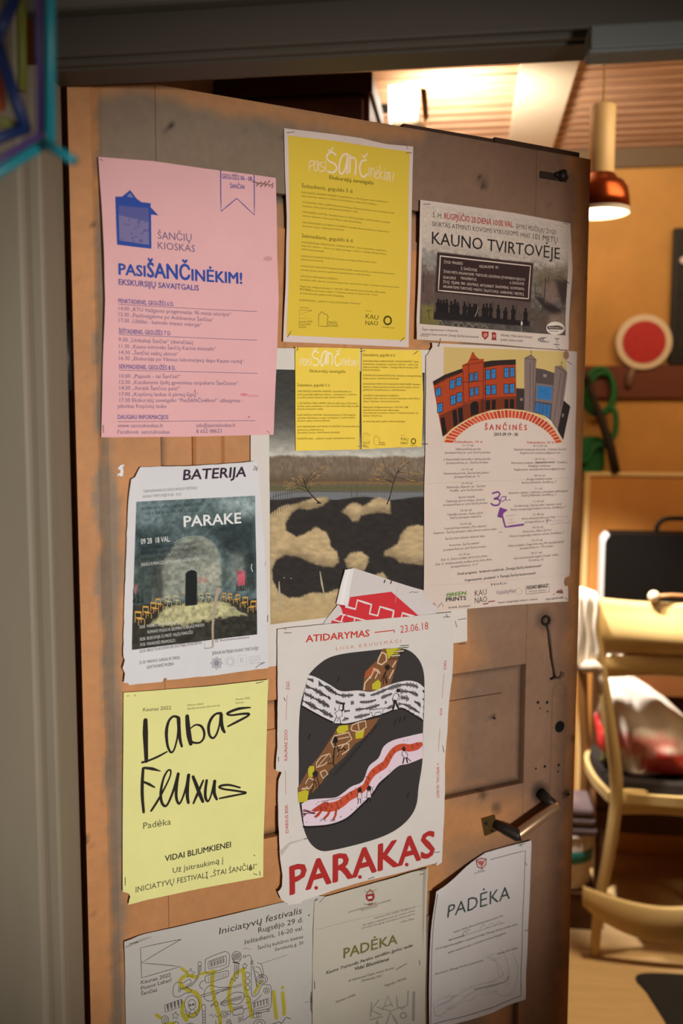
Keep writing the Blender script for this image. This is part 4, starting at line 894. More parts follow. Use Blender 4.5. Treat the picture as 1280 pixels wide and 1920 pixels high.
ctr([('11-17 val.', 383, 727, 40), ('Vaikų piešinių paroda', 382, 752, 88), ('Juozapavičiaus pr. prie Šančių kiosko', 378, 776, 157), ('J. Rajeckaitės keramikos darbų paroda', 375, 822, 163), ('Juozapavičiaus pr., Šančių kioskas', 376, 846, 145), ('11-17 val', 378, 893, 38), ('Nuotraukų paroda „Šančiai kitų akimis“', 374, 918, 160), ('Juozapavičiaus pr. 7c', 376, 942, 90), ('12-14 val', 376, 988, 37), ('Ekskursija „Pajausk, tai - Šančiai“', 372, 1012, 137), ('Pradžia - prie Šančių kiosko', 373, 1036, 115), ('Sporto šventė', 373, 1083, 56), ('Dalyvauja sporto klubas „Šančiai“', 368, 1107, 137), ('Juozapavičiaus pr. prie Šančių kiosko', 365, 1131, 155), ('12-16 val', 368, 1175, 38), ('Tekstilės paroda „Aukso pūvis“', 365, 1199, 128), ('Šančių parapijos bažnyčia', 365, 1222, 108), ('14-16 val', 365, 1268, 38), ('Teatrinė improvizacija „Mes skaitom“', 364, 1292, 150), ('Skaitovai - Šančių parapijos vaikų dienos centro vaikai', 360, 1318, 218), ('Šančių foto salionas: kelionė laiku', 360, 1362, 137), ('Koncertas „Šančių talentai“', 358, 1408, 107), ('Juozapavičiaus pr. prie Šančių kiosko', 358, 1436, 150), ('15-19 val', 355, 1479, 37), ('Dail. G. Zubrio studijos atvirų durų diena', 355, 1503, 160), ('Dail. O. Andrijauskaitės studijos atvirų durų diena', 352, 1531, 195), ('Juozapavičiaus pr. 31 D', 355, 1556, 95),
     ('8-13.30 val', 880, 730, 47), ('Pažintinė ekskursija dviračiais „Unikalieji Šančiai“', 880, 755, 182), ('Registruotis: austeja.b.p@gmail.com', 880, 778, 138), ('10-19 val.', 878, 821, 35), ('Maršrutinis traukinys „Geležinkelio stotis“ - Drobės g.', 873, 846, 192), ('Renginys mokamas', 875, 868, 75), ('Registruotis: sanciubendruomene@gmail.com', 875, 891, 173), ('10-16 val', 874, 935, 36), ('Knygų keitykla-mainai', 873, 958, 85), ('Šančių biblioteka, Sandėlių g. 7', 870, 981, 118), ('11 val', 868, 1025, 23), ('Rytmečio vaikams „Linksmasis sekmadienis bibliotekoje“', 868, 1048, 205), ('Šančių biblioteka, Sandėlių g. 7', 868, 1069, 118), ('11-14 val', 866, 1113, 36), ('Konferencija „Šančiai vakar, šiandien, rytoj“', 866, 1138, 162), ('Kauno suaugusiųjų mokymo centras, Sandėlių g. 7', 865, 1161, 188), ('12-18 val', 864, 1203, 36), ('Atvirų dirbtuvių diena pas Vidą', 864, 1227, 115), ('Juozapavičiaus pr. 27 B', 862, 1251, 92), ('14-16 val', 862, 1292, 36), ('Koncertas „Mano Šančiai“', 860, 1316, 100), ('Kauno suaugusiųjų mokymo centras, Sandėlių g. 7', 858, 1341, 188), ('15-19 val', 858, 1382, 36), ('Mados projektas „Diagnostika senų MK krepšelių likučiai“', 856, 1406, 195), ('Juozapavičiaus pr. 17E prieigos', 855, 1429, 115), ('18-21 val', 855, 1469, 36), ('Kauno bendruomenės renginiai „Draugės“ teisėkis', 853, 1494, 152), ('Drobės g. 62', 853, 1517, 50)], 14.5, BT, .002)
ctr([('Detali programa - facebook’o paskyroje „Žemųjų Šančių bendruomenė“', 600, 1586, 292), ('Organizatoriai: „Juozapina“ ir Žemųjų Šančių bendruomenė', 602, 1634, 245), ('R ė m ė j a i', 598, 1683, 55)], 16, (66, 52, 46), .012)
PU = (122, 62, 126)
N.line('handwriting', [(553, 1052), (588, 1042), (602, 1058), (590, 1078), (563, 1090), (592, 1092), (604, 1112), (590, 1132), (562, 1134), (543, 1122)], 12, PU, 2, True)
N.line('handwriting', [(642, 1074), (618, 1076), (608, 1094), (622, 1106), (640, 1090), (644, 1072), (642, 1092), (652, 1102)], 6, PU, 2, True); N.disc('handwriting', 668, 1098, 5, 5, PU, 2, 8)
N.poly('handwriting', [(603, 1147), (658, 1166), (630, 1186), (612, 1222), (584, 1214)], PU, 2); N.line('handwriting', [(616, 1196), (640, 1284), (762, 1267)], 14, PU, 2)
for pts in ([(645, 1210), (690, 1202), (722, 1206)], [(668, 1232), (700, 1226)], [(655, 1256), (712, 1250)], [(985, 1215), (1040, 1208), (1075, 1214)], [(960, 1245), (1010, 1236), (1040, 1242)], [(945, 1268), (1030, 1254), (1100, 1248)], [(905, 820), (950, 814), (985, 818)]):
    q = []
    for (x0, y0), (x1, y1) in zip(pts, pts[1:]):
        n_ = max(3, int((x1 - x0) / 5))
        for i in range(n_): q.append((x0 + (x1 - x0) * i / n_, y0 + (y1 - y0) * i / n_ + random.uniform(-7, 7)))
    N.line('handwriting', q, 2, (160, 120, 124), 2)
N.line('body_text', [(845, 838), (985, 834)], 4, (80, 64, 58)); N.line('handwriting', [(918, 1236), (940, 1234)], 4, PU); N.line('handwriting', [(930, 1236), (922, 1262)], 4, PU)
N.text('logo', 'GREEN', (232, 1768), (369, 1752), 27, (92, 140, 44), bold=.02); N.text('logo', 'PRINTS', (230, 1798), (368, 1786), 26, (48, 40, 36), bold=.025); N.line('logo', [(232, 1752), (368, 1738)], 3, (48, 40, 36), 3)
N.text('logo', 'KAU', (430, 1762), (512, 1750), 40, (104, 72, 60)); N.text('logo', 'NAO', (430, 1812), (514, 1800), 40, (70, 56, 50)); N.line('logo', [(488, 1816), (520, 1812), (522, 1800), (566, 1795)], 7, (140, 52, 46))
N.text('logo', 'ViabilityNet', (578, 1752), (715, 1736), 28, (136, 92, 120)); N.ring('logo', 735, 1730, 22, 3, (176, 170, 120)); N.line('logo', [(782, 1694), (938, 1676), (941, 1730), (784, 1748), (782, 1694)], 3, (86, 68, 60))
N.text('logo', 'KAUNO BIENALĖ', (792, 1714), (930, 1699), 19, (40, 32, 30), bold=.03); N.text('logo', 'TEKSTILĖS BIENALĖ', (800, 1734), (920, 1722), 8, (60, 50, 46))
N.poly('logo', [(984, 1738), (986, 1726), (996, 1724), (1000, 1712), (1010, 1722), (1020, 1708), (1026, 1720), (1030, 1730), (1028, 1742)], (132, 84, 66), 1); N.disc('logo', 968, 1746, 4, 4, (60, 46, 42), 1, 8)
lines(N, [('Kavinė „Kaukazas“', 248, 1846, 403, 1832), ('Kauno suaugusiųjų mokymo centras', 590, 1812, 860, 1786), ('Pasienio pagrindinė mokykla', 915, 1788, 1030, 1772)], (66, 52, 46), 13, bold=.008)
N.line('crease', [(78, 985), (500, 968), (1116, 942)], 2.5, (196, 170, 152), 1); N.line('crease', [(110, 1690), (560, 1660), (1088, 1612)], 2.5, (196, 170, 152), 1)
N.line('scribble', [(595, 1326), (608, 1318), (620, 1320)], 4, (150, 120, 110)); N.line('scribble', [(138, 1812), (150, 1822), (146, 1806), (160, 1824)], 4, (140, 80, 76)); N.line('scribble', [(175, 1836), (200, 1806), (210, 1830)], 8, (170, 140, 126))
for q in (((60, 712), (102, 709)), ((1068, 138), (1096, 162)), ((1040, 1768), (1058, 1784)), ((170, 36), (182, 10))): N.staple(*q)

# -- sheet with the photograph of the vault
c = (210, 850, .2422)
E_ = paper('poster', 'torn white sheet printed with a dark vaulted cellar lined with wooden chairs', 'poster', c, 2, (214, 206, 202),
           [(136, 198), (166, 182), (182, 150), (196, 122), (210, 104), (400, 100), (600, 97), (800, 85), (1000, 70), (1085, 60), (1112, 74), (1120, 140), (1140, 400), (1165, 700), (1182, 1200), (1200, 1655), (1000, 1682), (800, 1712), (600, 1730), (416, 1746), (410, 1732), (392, 1730), (380, 1760), (250, 1770), (122, 1782), (110, 1766), (78, 1762), (86, 1690), (68, 1650), (86, 1590), (76, 1562), (86, 1200), (95, 900), (110, 500), (122, 300)], amp=.0011, seed=15, rag=.0004, curls=[(140, 190, .03, .004), (80, 1700, .03, .004), (1100, 70, .02, .002), (1140, 800, .05, .0015)])
def vault(C, gx, gy):
    x, y = C[:, 0], C[:, 1] + (C[:, 0] - 600) * .05
    n1 = fbm(x, y, 90); n2 = fbm(x + 31, y, 26, 4); st = fbm((x + y) * 1.4, (x - y) * .25, 50)
    c = np.stack([62 + 60 * st, 74 + 62 * st, 74 + 58 * st], 1)
    def put(c, poly, col, s, a=1.0): return mixc(c, col, soft(np.stack([x, y], 1), poly, s) * a)
    c = put(c, [(170, 340), (520, 350), (300, 520), (170, 560)], (126, 142, 142), 120, .7)
    c = put(c, [(760, 330), (1100, 330), (1100, 520), (900, 470)], (166, 178, 172), 130, .75)
    c = put(c, [(170, 560), (460, 600), (420, 760), (170, 820)], (46, 56, 56), 110, .85)
    c = put(c, [(700, 560), (1100, 520), (1100, 860), (880, 860), (800, 700)], (50, 58, 58), 90, .9)
    c = put(c, [(180, 780), (430, 780), (420, 1120), (150, 1180)], (66, 72, 66), 60, .8)
    arch = [(300, 1130), (330, 900), (430, 760), (480, 695), (540, 655), (610, 640), (690, 648), (750, 680), (800, 730), (830, 820), (838, 1090)]
    c = put(c, arch, (142, 142, 126), 26, .95)
    c = put(c, [(420, 760), (640, 690), (760, 760), (560, 830)], (92, 94, 86), 70, .7)
    c = put(c, [(310, 870), (380, 860), (390, 1100), (310, 1120)], (54, 56, 52), 30, .75)
    c = put(c, [(650, 860), (820, 870), (820, 1010), (660, 1020)], (186, 180, 158), 60, .6)
    c = put(c, [(850, 900), (900, 880), (900, 1010), (840, 1010)], (76, 82, 76), 30, .6)
    c = put(c, [(890, 780), (1020, 790), (1030, 1010), (900, 1010)], (140, 142, 130), 60, .6)
    c = put(c, [(1010, 800), (1095, 800), (1100, 1060), (1020, 1050)], (48, 54, 52), 40, .8)
    c = put(c, [(955, 920), (1010, 920), (1020, 1030), (965, 1030)], (200, 84, 96), 20, .8)
    c = put(c, [(660, 960), (720, 960), (740, 1000), (660, 1000)], (176, 106, 98), 24, .5)
    c = put(c, [(150, 990), (190, 990), (180, 1060), (150, 1060)], (176, 110, 106), 24, .8)
    c = np.where((y < 1120)[:, None], c * (.7 + .6 * n2)[:, None], c)
    fl = np.clip((y - 1135) / 20, 0, 1)
    c = mixc(c, (58, 54, 46), fl)
    f2 = np.array([(400, 1180), (560, 1150), (850, 1150), (1030, 1265), (860, 1275), (700, 1300), (520, 1320), (290, 1310)])
    sd = sdpoly(np.stack([x, y], 1), f2) + (n2 - .5) * 60
    c = mixc(c, (184, 174, 128), np.clip(.5 - sd / 14, 0, 1)); c = np.where((y > 1140)[:, None], c * (.6 + .75 * n2)[:, None], c)
    c = put(c, [(555, 1175), (562, 920), (580, 905), (605, 897), (632, 902), (648, 920), (652, 1170)], (34, 36, 34), 5, 1)
    return c
E_.raster('picture', [(178, 372), (1093, 325), (1110, 1395), (142, 1512)], vault, cell=.0015)
E_.line('picture', [(470, 690), (530, 655), (610, 638), (700, 648), (760, 684), (800, 734)], 4, (152, 154, 142), 1, True); E_.line('picture', [(562, 918), (580, 902), (606, 896), (632, 900), (648, 914)], 6, (150, 150, 140), 2, True)
WDC = (204, 152, 76)
def chair2d(x, y, s, f=1, col=WDC):
    for q in ([(0, 0), (0, -62)], [(34 * f, 3), (34 * f, -60)], [(20 * f, 18), (20 * f, -14)], [(54 * f, 18), (54 * f, -16)]): E_.line('picture', [(x + a * s, y + b * s) for a, b in q], 4.5 * s ** .5, col, 3)
    E_.poly('picture', [(x + a * s, y + b * s) for a, b in [(-2 * f, -28), (34 * f, -28), (56 * f, -16), (18 * f, -14)]], col, 3); E_.poly('picture', [(x + a * s, y + b * s) for a, b in [(0, -64), (34 * f, -62), (34 * f, -50), (0, -52)]], col, 3)
for x, y, s, f in [(1100, 1205, 1.15, -1), (1035, 1170, 1.05, -1), (975, 1142, .9, -1), (915, 1128, .8, -1), (868, 1118, .7, -1), (170, 1300, 1.35, 1), (230, 1250, 1.2, 1), (290, 1215, 1.1, 1), (330, 1180, 1.0, 1)]: chair2d(x, y, s, f)
for x, y, s in [(400, 1160, .95), (470, 1152, .9), (665, 1130, .85), (720, 1124, .8)]: chair2d(x, y, s, 1, (186, 172, 128))
random.seed(8)
for k in range(22):
    x = random.uniform(150, 230); E_.line('picture', [(x, 1150), (x + random.uniform(-12, 12), 1150 - random.uniform(40, 110))], 8, (40, 50, 46), 1, taper=[1, .7, .2])
for k in range(26):
    x = random.uniform(950, 1085); E_.line('picture', [(x, 1060), (x + random.uniform(-10, 10), 1060 - random.uniform(30, 90))], 5, (60, 62, 56), 1)
E_.line('picture', [(812, 1050), (792, 1130), (776, 1240), (768, 1340), (770, 1490)], 24, (172, 150, 130), 4, taper=[1.4, .9, .8, .7, .5]); E_.line('picture', [(1066, 852), (1062, 880), (1072, 910)], 7, (190, 190, 180), 3)
for k in range(9): E_.line('picture', [(962 + k * 6, 1022 - (k % 3) * 6), (964 + k * 6, 930 + (k % 2) * 20)], 4, (214, 92, 104), 2)
DK = (60, 40, 56)
E_.text('heading', 'BATERIJA', (541, 205), (1020, 178), 78, DK, bold=.02, shear=.15)
E_.text('heading', 'PARAKE', (548, 566), (985, 536), 82, (228, 220, 212), bold=.018); E_.text('heading', '09 28  18 VAL.', (215, 700), (441, 678), 43, (222, 216, 206), bold=.006)
lines(E_, [('TARPDISIPLININIS KULTŪROS PAVELDO FESTIVALIS', 232, 303, 648, 275), ('KAUNO TVIRTOVĖJE 09 28 - 10 27', 228, 343, 528, 324)], (128, 118, 118), 21)
lines(E_, [('KAI VIENA KARTĄ, NEMIRĖ IR DAR SIELŲ PARAKO ATIDARĖ', 220, 436, 690, 398), ('ŠVIESA IR GARSAI BATERIJŲ TYLIĄ SALĘ', 222, 476, 622, 448), ('KAUNO PARAKO SANDĖLYJE ATIDAROMA', 218, 742, 640, 700), ('ŠVIESŲ IR GARSŲ INSTALIACIJA', 218, 780, 640, 742), ('PARAKO IR KVAPŲ', 218, 826, 480, 802)], (36, 42, 42), 22)
lines(E_, [('SANDĖLIS IR PRANCŪZŲ GATVIŲ KAMPAS, AUKŠTIEJI ŠANČIAI', 215, 870, 665, 822), ('18:00  PARAKO SKONIS IR KVAPAS', 205, 1350, 515, 1308), ('ROMANO MUGOS IR GEDIMINO KUBILIAUS PARODA', 266, 1388, 705, 1332), ('18:30  EKSKURSIJA SU PROF. VALDU RAKUČIU', 206, 1443, 615, 1388), ('19:30  PARAKINĖS PRAMOGOS', 206, 1485, 478, 1452)], (206, 200, 190), 24, part='overprint')
lines(E_, [('20:30  BRIGITTA BODENAUER (AUSTRIJA) KONCERTAS', 203, 1535, 683, 1468), ('21:30  PARAKO GARSAS IR ŠVIESA', 199, 1620, 516, 1584), ('ELEKTRONINĖ MUZIKA', 258, 1656, 469, 1632)], (78, 70, 72), 23)
E_.text('body_text', 'ĮKRAUK BATERIJAS KAUNO TVIRTOVĖJE!', (765, 1553), (1122, 1514), 24, (84, 76, 78)); E_.text('logo', 'Bundeskanzleramt', (828, 1450), (1050, 1424), 17, (96, 86, 88))
E_.line('logo', [(786, 1440), (812, 1436)], 5, (110, 96, 96)); E_.line('logo', [(786, 1452), (812, 1448)], 5, (110, 96, 96)); E_.line('logo', [(706, 1455), (706, 1505), (745, 1502)], 2, (150, 140, 140)); E_.text('logo', 'Kaunas 2022', (708, 1508), (768, 1500), 10, (110, 100, 100))
GY = (140, 132, 138)
E_.ring('logo', 800, 1618, 34, 4, (120, 112, 120)); E_.disc('logo', 800, 1618, 24, 26, (146, 138, 146), 1)
for k in range(8): 
    a = k * math.pi / 4; E_.line('logo', [(800 + 34 * math.cos(a - .3), 1618 + 36 * math.sin(a - .3)), (800 + 50 * math.cos(a), 1618 + 52 * math.sin(a)), (800 + 34 * math.cos(a + .3), 1618 + 36 * math.sin(a + .3))], 3, (120, 112, 120))
E_.ring('logo', 905, 1606, 40, 3, (188, 180, 178)); E_.ring('logo', 905, 1606, 24, 8, (192, 184, 182)); E_.line('logo', [(965, 1560), (965, 1640), (1030, 1632), (1030, 1554), (965, 1560)], 2.5, (186, 178, 176)); E_.text('logo', 'K', (984, 1618), (1012, 1615), 42, (186, 178, 176))
for k in range(3): E_.text('logo', ('LIETUVOS', 'KULTŪROS', 'TARYBA')[k], (1052, 1582 + k * 24), (1140, 1572 + k * 24), 16, (190, 182, 180))
E_.line('scribble', [(1076, 128), (1096, 100), (1090, 132), (1110, 100), (1104, 135)], 6, (110, 78, 78)); E_.line('scribble', [(1100, 1655), (1130, 1630), (1160, 1622)], 6, (150, 130, 130)); E_.line('scribble', [(1165, 868), (1172, 850), (1170, 830)], 3, (130, 120, 120))
E_.staple((1140, 1618), (1170, 1612)); E_.staple((1082, 96), (1108, 120))

# -- the yellow thank-you sheet
c = (210, 1250, .2449)
T_ = paper('poster', 'pale yellow thank-you sheet with big black handwritten heading at lower left', 'poster', c, 2, (226, 216, 140),
           [(82, 192), (300, 177), (700, 145), (1000, 112), (1181, 90), (1174, 500), (1158, 1000), (1140, 1592), (900, 1644), (700, 1682), (300, 1762), (115, 1803), (120, 1765), (128, 1738), (118, 1718), (96, 1708), (72, 1704), (75, 1000), (78, 600)], amp=.0008, seed=17, curls=[(1130, 1590, .03, .003), (100, 1760, .02, .003), (1170, 100, .02, .002)])
KB = (44, 37, 32)
for pts, w, tp in [([(248, 402), (247, 500), (250, 610), (254, 712)], 38, [.85, 1.1, .9, .75]), ([(222, 722), (262, 712), (340, 680), (412, 642)], 17, [1, .9, 1, .7]),
                   ([(497, 380), (460, 372), (425, 410), (408, 490), (416, 590), (440, 645), (466, 628), (490, 540), (503, 440), (498, 380), (504, 470), (512, 550), (526, 602)], 28, [.8, .6, .7, .9, .7, .6, .5, .5, .9, 1.0, .95, .85, .6]),
                   ([(565, 370), (570, 440), (580, 520), (594, 582)], 36, [.8, 1, 1.05, .8]), ([(592, 462), (630, 436), (672, 446), (694, 490), (690, 540), (660, 572), (615, 572), (594, 556)], 19, [.5, .7, 1, 1, .9, .8, .9, .7]),
                   ([(822, 348), (785, 352), (748, 390), (728, 450), (736, 515), (764, 537), (792, 500), (812, 430), (824, 352), (826, 410), (834, 460), (850, 492)], 27, [.8, .6, .8, .85, .7, .6, .6, .5, .9, 1, 1, .7]),
                   ([(1046, 303), (960, 312), (892, 336), (870, 352), (905, 362), (980, 352), (1034, 352), (1020, 372), (940, 415), (876, 448)], 21, [.5, 1, .95, .8, .7, .8, .9, .8, .9, .6]),
                   ([(230, 768), (224, 870), (224, 980), (234, 1102)], 25, [.8, 1, 1, .8]), ([(238, 764), (300, 772), (362, 790)], 22, [.8, 1.1, .3]), ([(234, 872), (275, 890), (318, 914)], 19, [.8, 1.1, .6]),
                   ([(292, 1092), (340, 1020), (395, 920), (436, 830), (440, 785), (415, 790), (385, 850), (366, 950), (372, 1025), (398, 1058), (425, 1030), (465, 930), (498, 812)], 21, [.8, .9, .7, .6, .6, .7, .8, 1.0, 1.0, .9, .8, .9, 1.1]),
                   ([(498, 812), (486, 900), (484, 990), (504, 1040), (530, 1000), (560, 910), (578, 822)], 24, [1, 1, .9, .7, .6, .8, 1]), ([(578, 822), (570, 900), (568, 980), (576, 1032)], 26, [1, 1, 1, .8]),
                   ([(612, 834), (640, 905), (664, 970), (686, 1022)], 28, [.8, 1, 1, .8]), ([(690, 862), (660, 930), (636, 985), (614, 1036)], 20, [.7, 1, 1, .7]), ([(716, 862), (706, 930), (706, 990), (724, 1020), (748, 975), (776, 870)], 22, [.9, 1, 1, .7, .6, 1]), ([(776, 868), (772, 930), (776, 970), (792, 1005)], 25, [1, 1, 1, .7]),
                   ([(968, 915), (890, 896), (830, 900), (812, 914), (850, 928), (940, 940), (1014, 954), (960, 968), (880, 984), (812, 998)], 16, [.8, 1, 1.1, 1, .9, 1, 1, .9, 1, .7])]:
    T_.line('brush_lettering', pts, w, KB, 2, True, taper=tp)
OG = (84, 76, 48)
lines(T_, [('Kaunas 2022', 230, 335, 443, 318)], OG, 27); lines(T_, [('Fluxus Labas!', 570, 293, 692, 280), ('Bendruomenių laboratorija', 570, 321, 815, 292), ('Kaunas 2022', 934, 248, 1042, 236), ('Lietuva', 934, 275, 995, 268)], (116, 106, 70), 14)
T_.text('heading', 'Padėka', (230, 1230), (441, 1197), 48, (70, 62, 44), bold=-.004); T_.text('heading', 'VIDAI BLIUMKIENEI', (396, 1478), (899, 1371), 44, (58, 50, 38), bold=.016)
T_.text('heading', 'Už įsitraukimą į', (456, 1568), (842, 1490), 40, (70, 62, 44)); T_.text('heading', 'INICIATYVŲ FESTIVALĮ „ŠTAI ŠANČIAI“', (170, 1710), (1096, 1529), 42, (70, 62, 44))
T_.disc('stain', 1046, 1530, 12, 18, (120, 96, 56), 3, 10); T_.disc('stain', 1078, 1432, 6, 6, (150, 126, 70), 1, 8)
for q in (((1088, 118), (1142, 103)), ((90, 1596), (91, 1656)), ((1068, 1566), (1096, 1576)), ((1114, 1548), (1116, 1580)), ((110, 218), (120, 214)), ((164, 208), (172, 216))): T_.staple(*q)

# -- big lettered festival sheet at the bottom
c = (210, 1660, .3047)
I_ = paper('poster', 'white festival sheet with doodled instruments over a yellow word at bottom left', 'poster', c, 1, (188, 178, 166),
           [(68, 332), (160, 300), (400, 245), (640, 190), (860, 140), (1060, 96), (1064, 84), (1160, 74), (1228, 58), (1300, 60), (1300, 1290), (1000, 1330), (90, 1500), (80, 870), (75, 500)], amp=.001, seed=19, rag=.0003, curls=[(80, 340, .02, .003)])
I_.poly('crease', [(72, 362), (165, 322), (240, 306), (240, 310), (160, 342), (74, 372)], (164, 150, 136), 0)
DI = (66, 58, 54)
I_.text('heading', 'Iniciatyvų festivalis', (652, 293), (1160, 167), 40, DI, bold=.004, shear=.12); I_.text('heading', 'Rugsėjo 29 d.', (893, 285), (1170, 219), 32, DI, bold=.004); I_.text('heading', 'šeštadienis, 16-20 val.', (807, 355), (1170, 268), 27, DI, bold=.004)
lines(I_, [('Šančių kultūros kiemas', 889, 388, 1170, 317), ('Servitutų g. 30', 995, 397, 1170, 354)], DI, 20, bold=.002); lines(I_, [('Kaunas 2022', 174, 600, 357, 553), ('Fluxus Labas!', 174, 636, 362, 583), ('Šančiai', 174, 670, 272, 645)], DI, 22, bold=.002)
I_.line('logo', [(420, 322), (170, 375), (174, 468), (178, 560), (420, 493), (176, 468), (420, 322)], 3, DI)
k3 = .2344 / .3047; fi = lambda x, y: ((280 + x * .2344 - 210) / .3047, (1760 + y * .2344 - 1660) / .3047)
OY = (176, 160, 52)
for pts in ([(255, 230), (292, 262)], [(372, 298), (300, 286), (252, 312), (244, 358), (300, 398), (372, 430), (398, 490), (388, 555), (330, 606), (262, 600)], [(500, 250), (496, 380), (520, 500), (552, 600), (560, 700)], [(400, 272), (520, 250)], [(742, 232), (680, 270), (640, 360), (628, 470), (650, 560)], [(742, 232), (752, 360), (786, 500), (812, 610)], [(878, 330), (830, 420)], [(982, 412), (994, 520), (1008, 622)], [(1056, 424), (1066, 520), (1070, 592)], [(1056, 378), (1058, 384)], [(50, 598), (84, 622)], [(190, 668), (100, 680), (60, 720)], [(262, 500), (258, 580), (290, 640)]):
    I_.line('yellow_word', [fi(*q) for q in pts], 30 * k3 * (1.0 if len(pts) > 2 else .8), OY, 1, len(pts) > 2)
def dd(pts, w=3.6, sm=True, close=False): I_.line('doodle', [fi(*q) for q in (list(pts) + ([pts[0]] if close else []))], w * k3, DI, 3, sm)
def dring(x, y, rx, ry=None, w=3.6): dd([(x + rx * math.cos(t), y + (ry or rx) * math.sin(t)) for t in np.linspace(0, 2 * math.pi, 19)], w, False)
def star(x, y, r): dd([(x + (r if k % 2 == 0 else r * .45) * math.sin(k * math.pi / 5 + .1), y - (r if k % 2 == 0 else r * .45) * math.cos(k * math.pi / 5 + .1)) for k in range(10)], 3.6, False, True)
star(322, 268, 40); star(754, 206, 25); star(202, 604, 32)
dd([(440, 170), (455, 145), (580, 95), (612, 95), (632, 120), (628, 190), (610, 215), (490, 262), (458, 265), (440, 245)], close=True); dd([(462, 176), (480, 165), (590, 127), (606, 132), (606, 185), (590, 200), (490, 225), (466, 228)], 3, close=True)
for k in range(5):
    x, y = 476 + k * 24, 172 - k * 8; dd([(x, y), (x + 2, y + 46), (x + 16, y + 40), (x + 15, y - 5)], 3, False, True); dd([(x + 14, y + 8), (x + 14, y + 34)], 6, False)
dring(690, 132, 38, 42)
for k in range(6): dd([(658 + k * 10, 162 - k * 3), (676 + k * 8, 100 + k * 2)], 2, False)
for k in range(5): dd([(656, 120 + k * 10), (722, 104 + k * 12)], 2, False)
dd([(662, 176), (708, 186)], 9, False); dd([(672, 192), (672, 285), (684, 298), (698, 290), (708, 190)]); dd([(684, 196), (684, 270)]); dd([(696, 196), (694, 270)])
dd([(684, 300), (672, 326), (660, 310), (648, 305), (634, 345)])
dd([(440, 300), (455, 285), (600, 245), (624, 250), (620, 282), (600, 296), (470, 340), (444, 335)], close=True)
for r in range(3):
    for k in range(9): dd([(462 + k * 17, 300 - k * 5 + r * 12), (470 + k * 17, 298 - k * 5 + r * 12)], 3, False)
dd([(440, 320), (404, 340), (398, 375), (420, 392)])
dring(752, 131, 9); dd([(762, 130), (792, 122), (808, 150), (808, 200)])
for k in range(4): dd([(800, 168 + k * 9), (824, 164 + k * 9)], 3, False)
dd([(806, 205), (806, 420), (830, 442), (858, 420), (885, 360), (930, 355), (962, 375), (962, 520), (940, 545), (820, 568), (806, 550), (808, 500), (850, 470), (890, 430)]); dd([(816, 205), (848, 370), (852, 368), (826, 205)], 3, False)
for y in (274, 326, 376): dring(774, y, 20)
dring(926, 400, 24, 22); dring(926, 400, 10)
dd([(820, 500), (940, 462), (944, 520), (822, 555)], 3.4, False, True)
for k in range(5): dd([(832 + k * 24, 496 - k * 7), (834 + k * 24, 534 - k * 7)], 6, False)
for a in ([(855, 180), (890, 200), (905, 270)], [(842, 212), (875, 225), (892, 290)], [(840, 250), (862, 262), (876, 300)]): dd(a)
dring(892, 310, 44, 36); dring(892, 312, 28, 20); dd([(884, 270), (884, 330)]); dd([(898, 268), (898, 328)])
dd([(188, 370), (215, 340), (265, 345), (300, 320), (325, 322), (325, 345), (290, 368), (300, 385), (328, 400), (320, 420), (285, 425), (240, 450), (205, 456), (184, 430)], close=True); dd([(230, 376), (226, 418), (240, 418), (240, 376)], 3, False, True); dd([(240, 390), (290, 378), (340, 345), (375, 300), (385, 250)]); dd([(240, 400), (330, 366), (380, 310), (398, 250)]); dring(396, 190, 14, 18)
for k in range(5): dd([(378, 214 + k * 9), (412, 208 + k * 9)], 3, False)
dd([(430, 440), (440, 395), (480, 362), (520, 370), (560, 378), (640, 375), (560, 410), (520, 440), (500, 480), (460, 485), (434, 465)], close=True); dd([(405, 440), (640, 372), (644, 386), (412, 455)], 3.4, False, True); dd([(640, 378), (662, 372)]); dd([(664, 366), (725, 346), (728, 358), (668, 380)], 3.2, False, True)
dd([(560, 505), (600, 470), (650, 425), (700, 412), (745, 425), (740, 470), (700, 510), (640, 505), (600, 522), (565, 515)], close=True)
for k in range(4): dd([(562, 494 + k * 7), (730, 440 + k * 8)], 2.4, False)
dd([(745, 445), (790, 450), (796, 490), (760, 500)]); dring(526, 508, 18); dd([(480, 520), (508, 510)]); dd([(486, 535), (500, 500)])
dring(334, 515, 60, 72); dring(334, 515, 30, 40); dd([(276, 560), (300, 600), (340, 618), (380, 590), (392, 550)]); dd([(326, 555), (300, 625)]); dd([(350, 555), (374, 606)]); dring(320, 520, 6, 7, 6); dring(344, 514, 6, 7, 6)
for k in range(5): dd([(118 + k * 28, 520 - k * 10), (122 + k * 28, 580 - k * 10), (142 + k * 28, 572 - k * 10), (140 + k * 28, 512 - k * 10)], 3.4, False, True); dd([(138 + k * 28, 515 - k * 10), (140 + k * 28, 548 - k * 10)], 8, False)
dring(120, 636, 28, 30); dring(122, 636, 12, 13); dring(426, 540, 16, 28); dd([(416, 566), (420, 690)]); dd([(438, 566), (440, 690)])
for k in range(4): dd([(420, 592 + k * 22), (438, 590 + k * 22)], 3, False)
dd([(470, 600), (490, 590), (500, 612), (520, 592), (530, 612), (560, 596)], 3.4, False); dring(590, 590, 26); dring(592, 590, 12); dring(628, 578, 14)
dd([(660, 560), (735, 540), (745, 570), (735, 585), (670, 598), (656, 580)], close=True)
for k in range(3): dring(674 + k * 26, 544 - k * 7, 9)
dd([(746, 552), (785, 536)]); dd([(740, 600), (742, 640), (800, 600), (900, 575), (940, 562)]); dring(942, 560, 9); dd([(820, 580), (885, 575), (885, 610), (825, 622)], 3.4, False, True); dd([(848, 575), (850, 620)]); dd([(866, 574), (866, 614)])
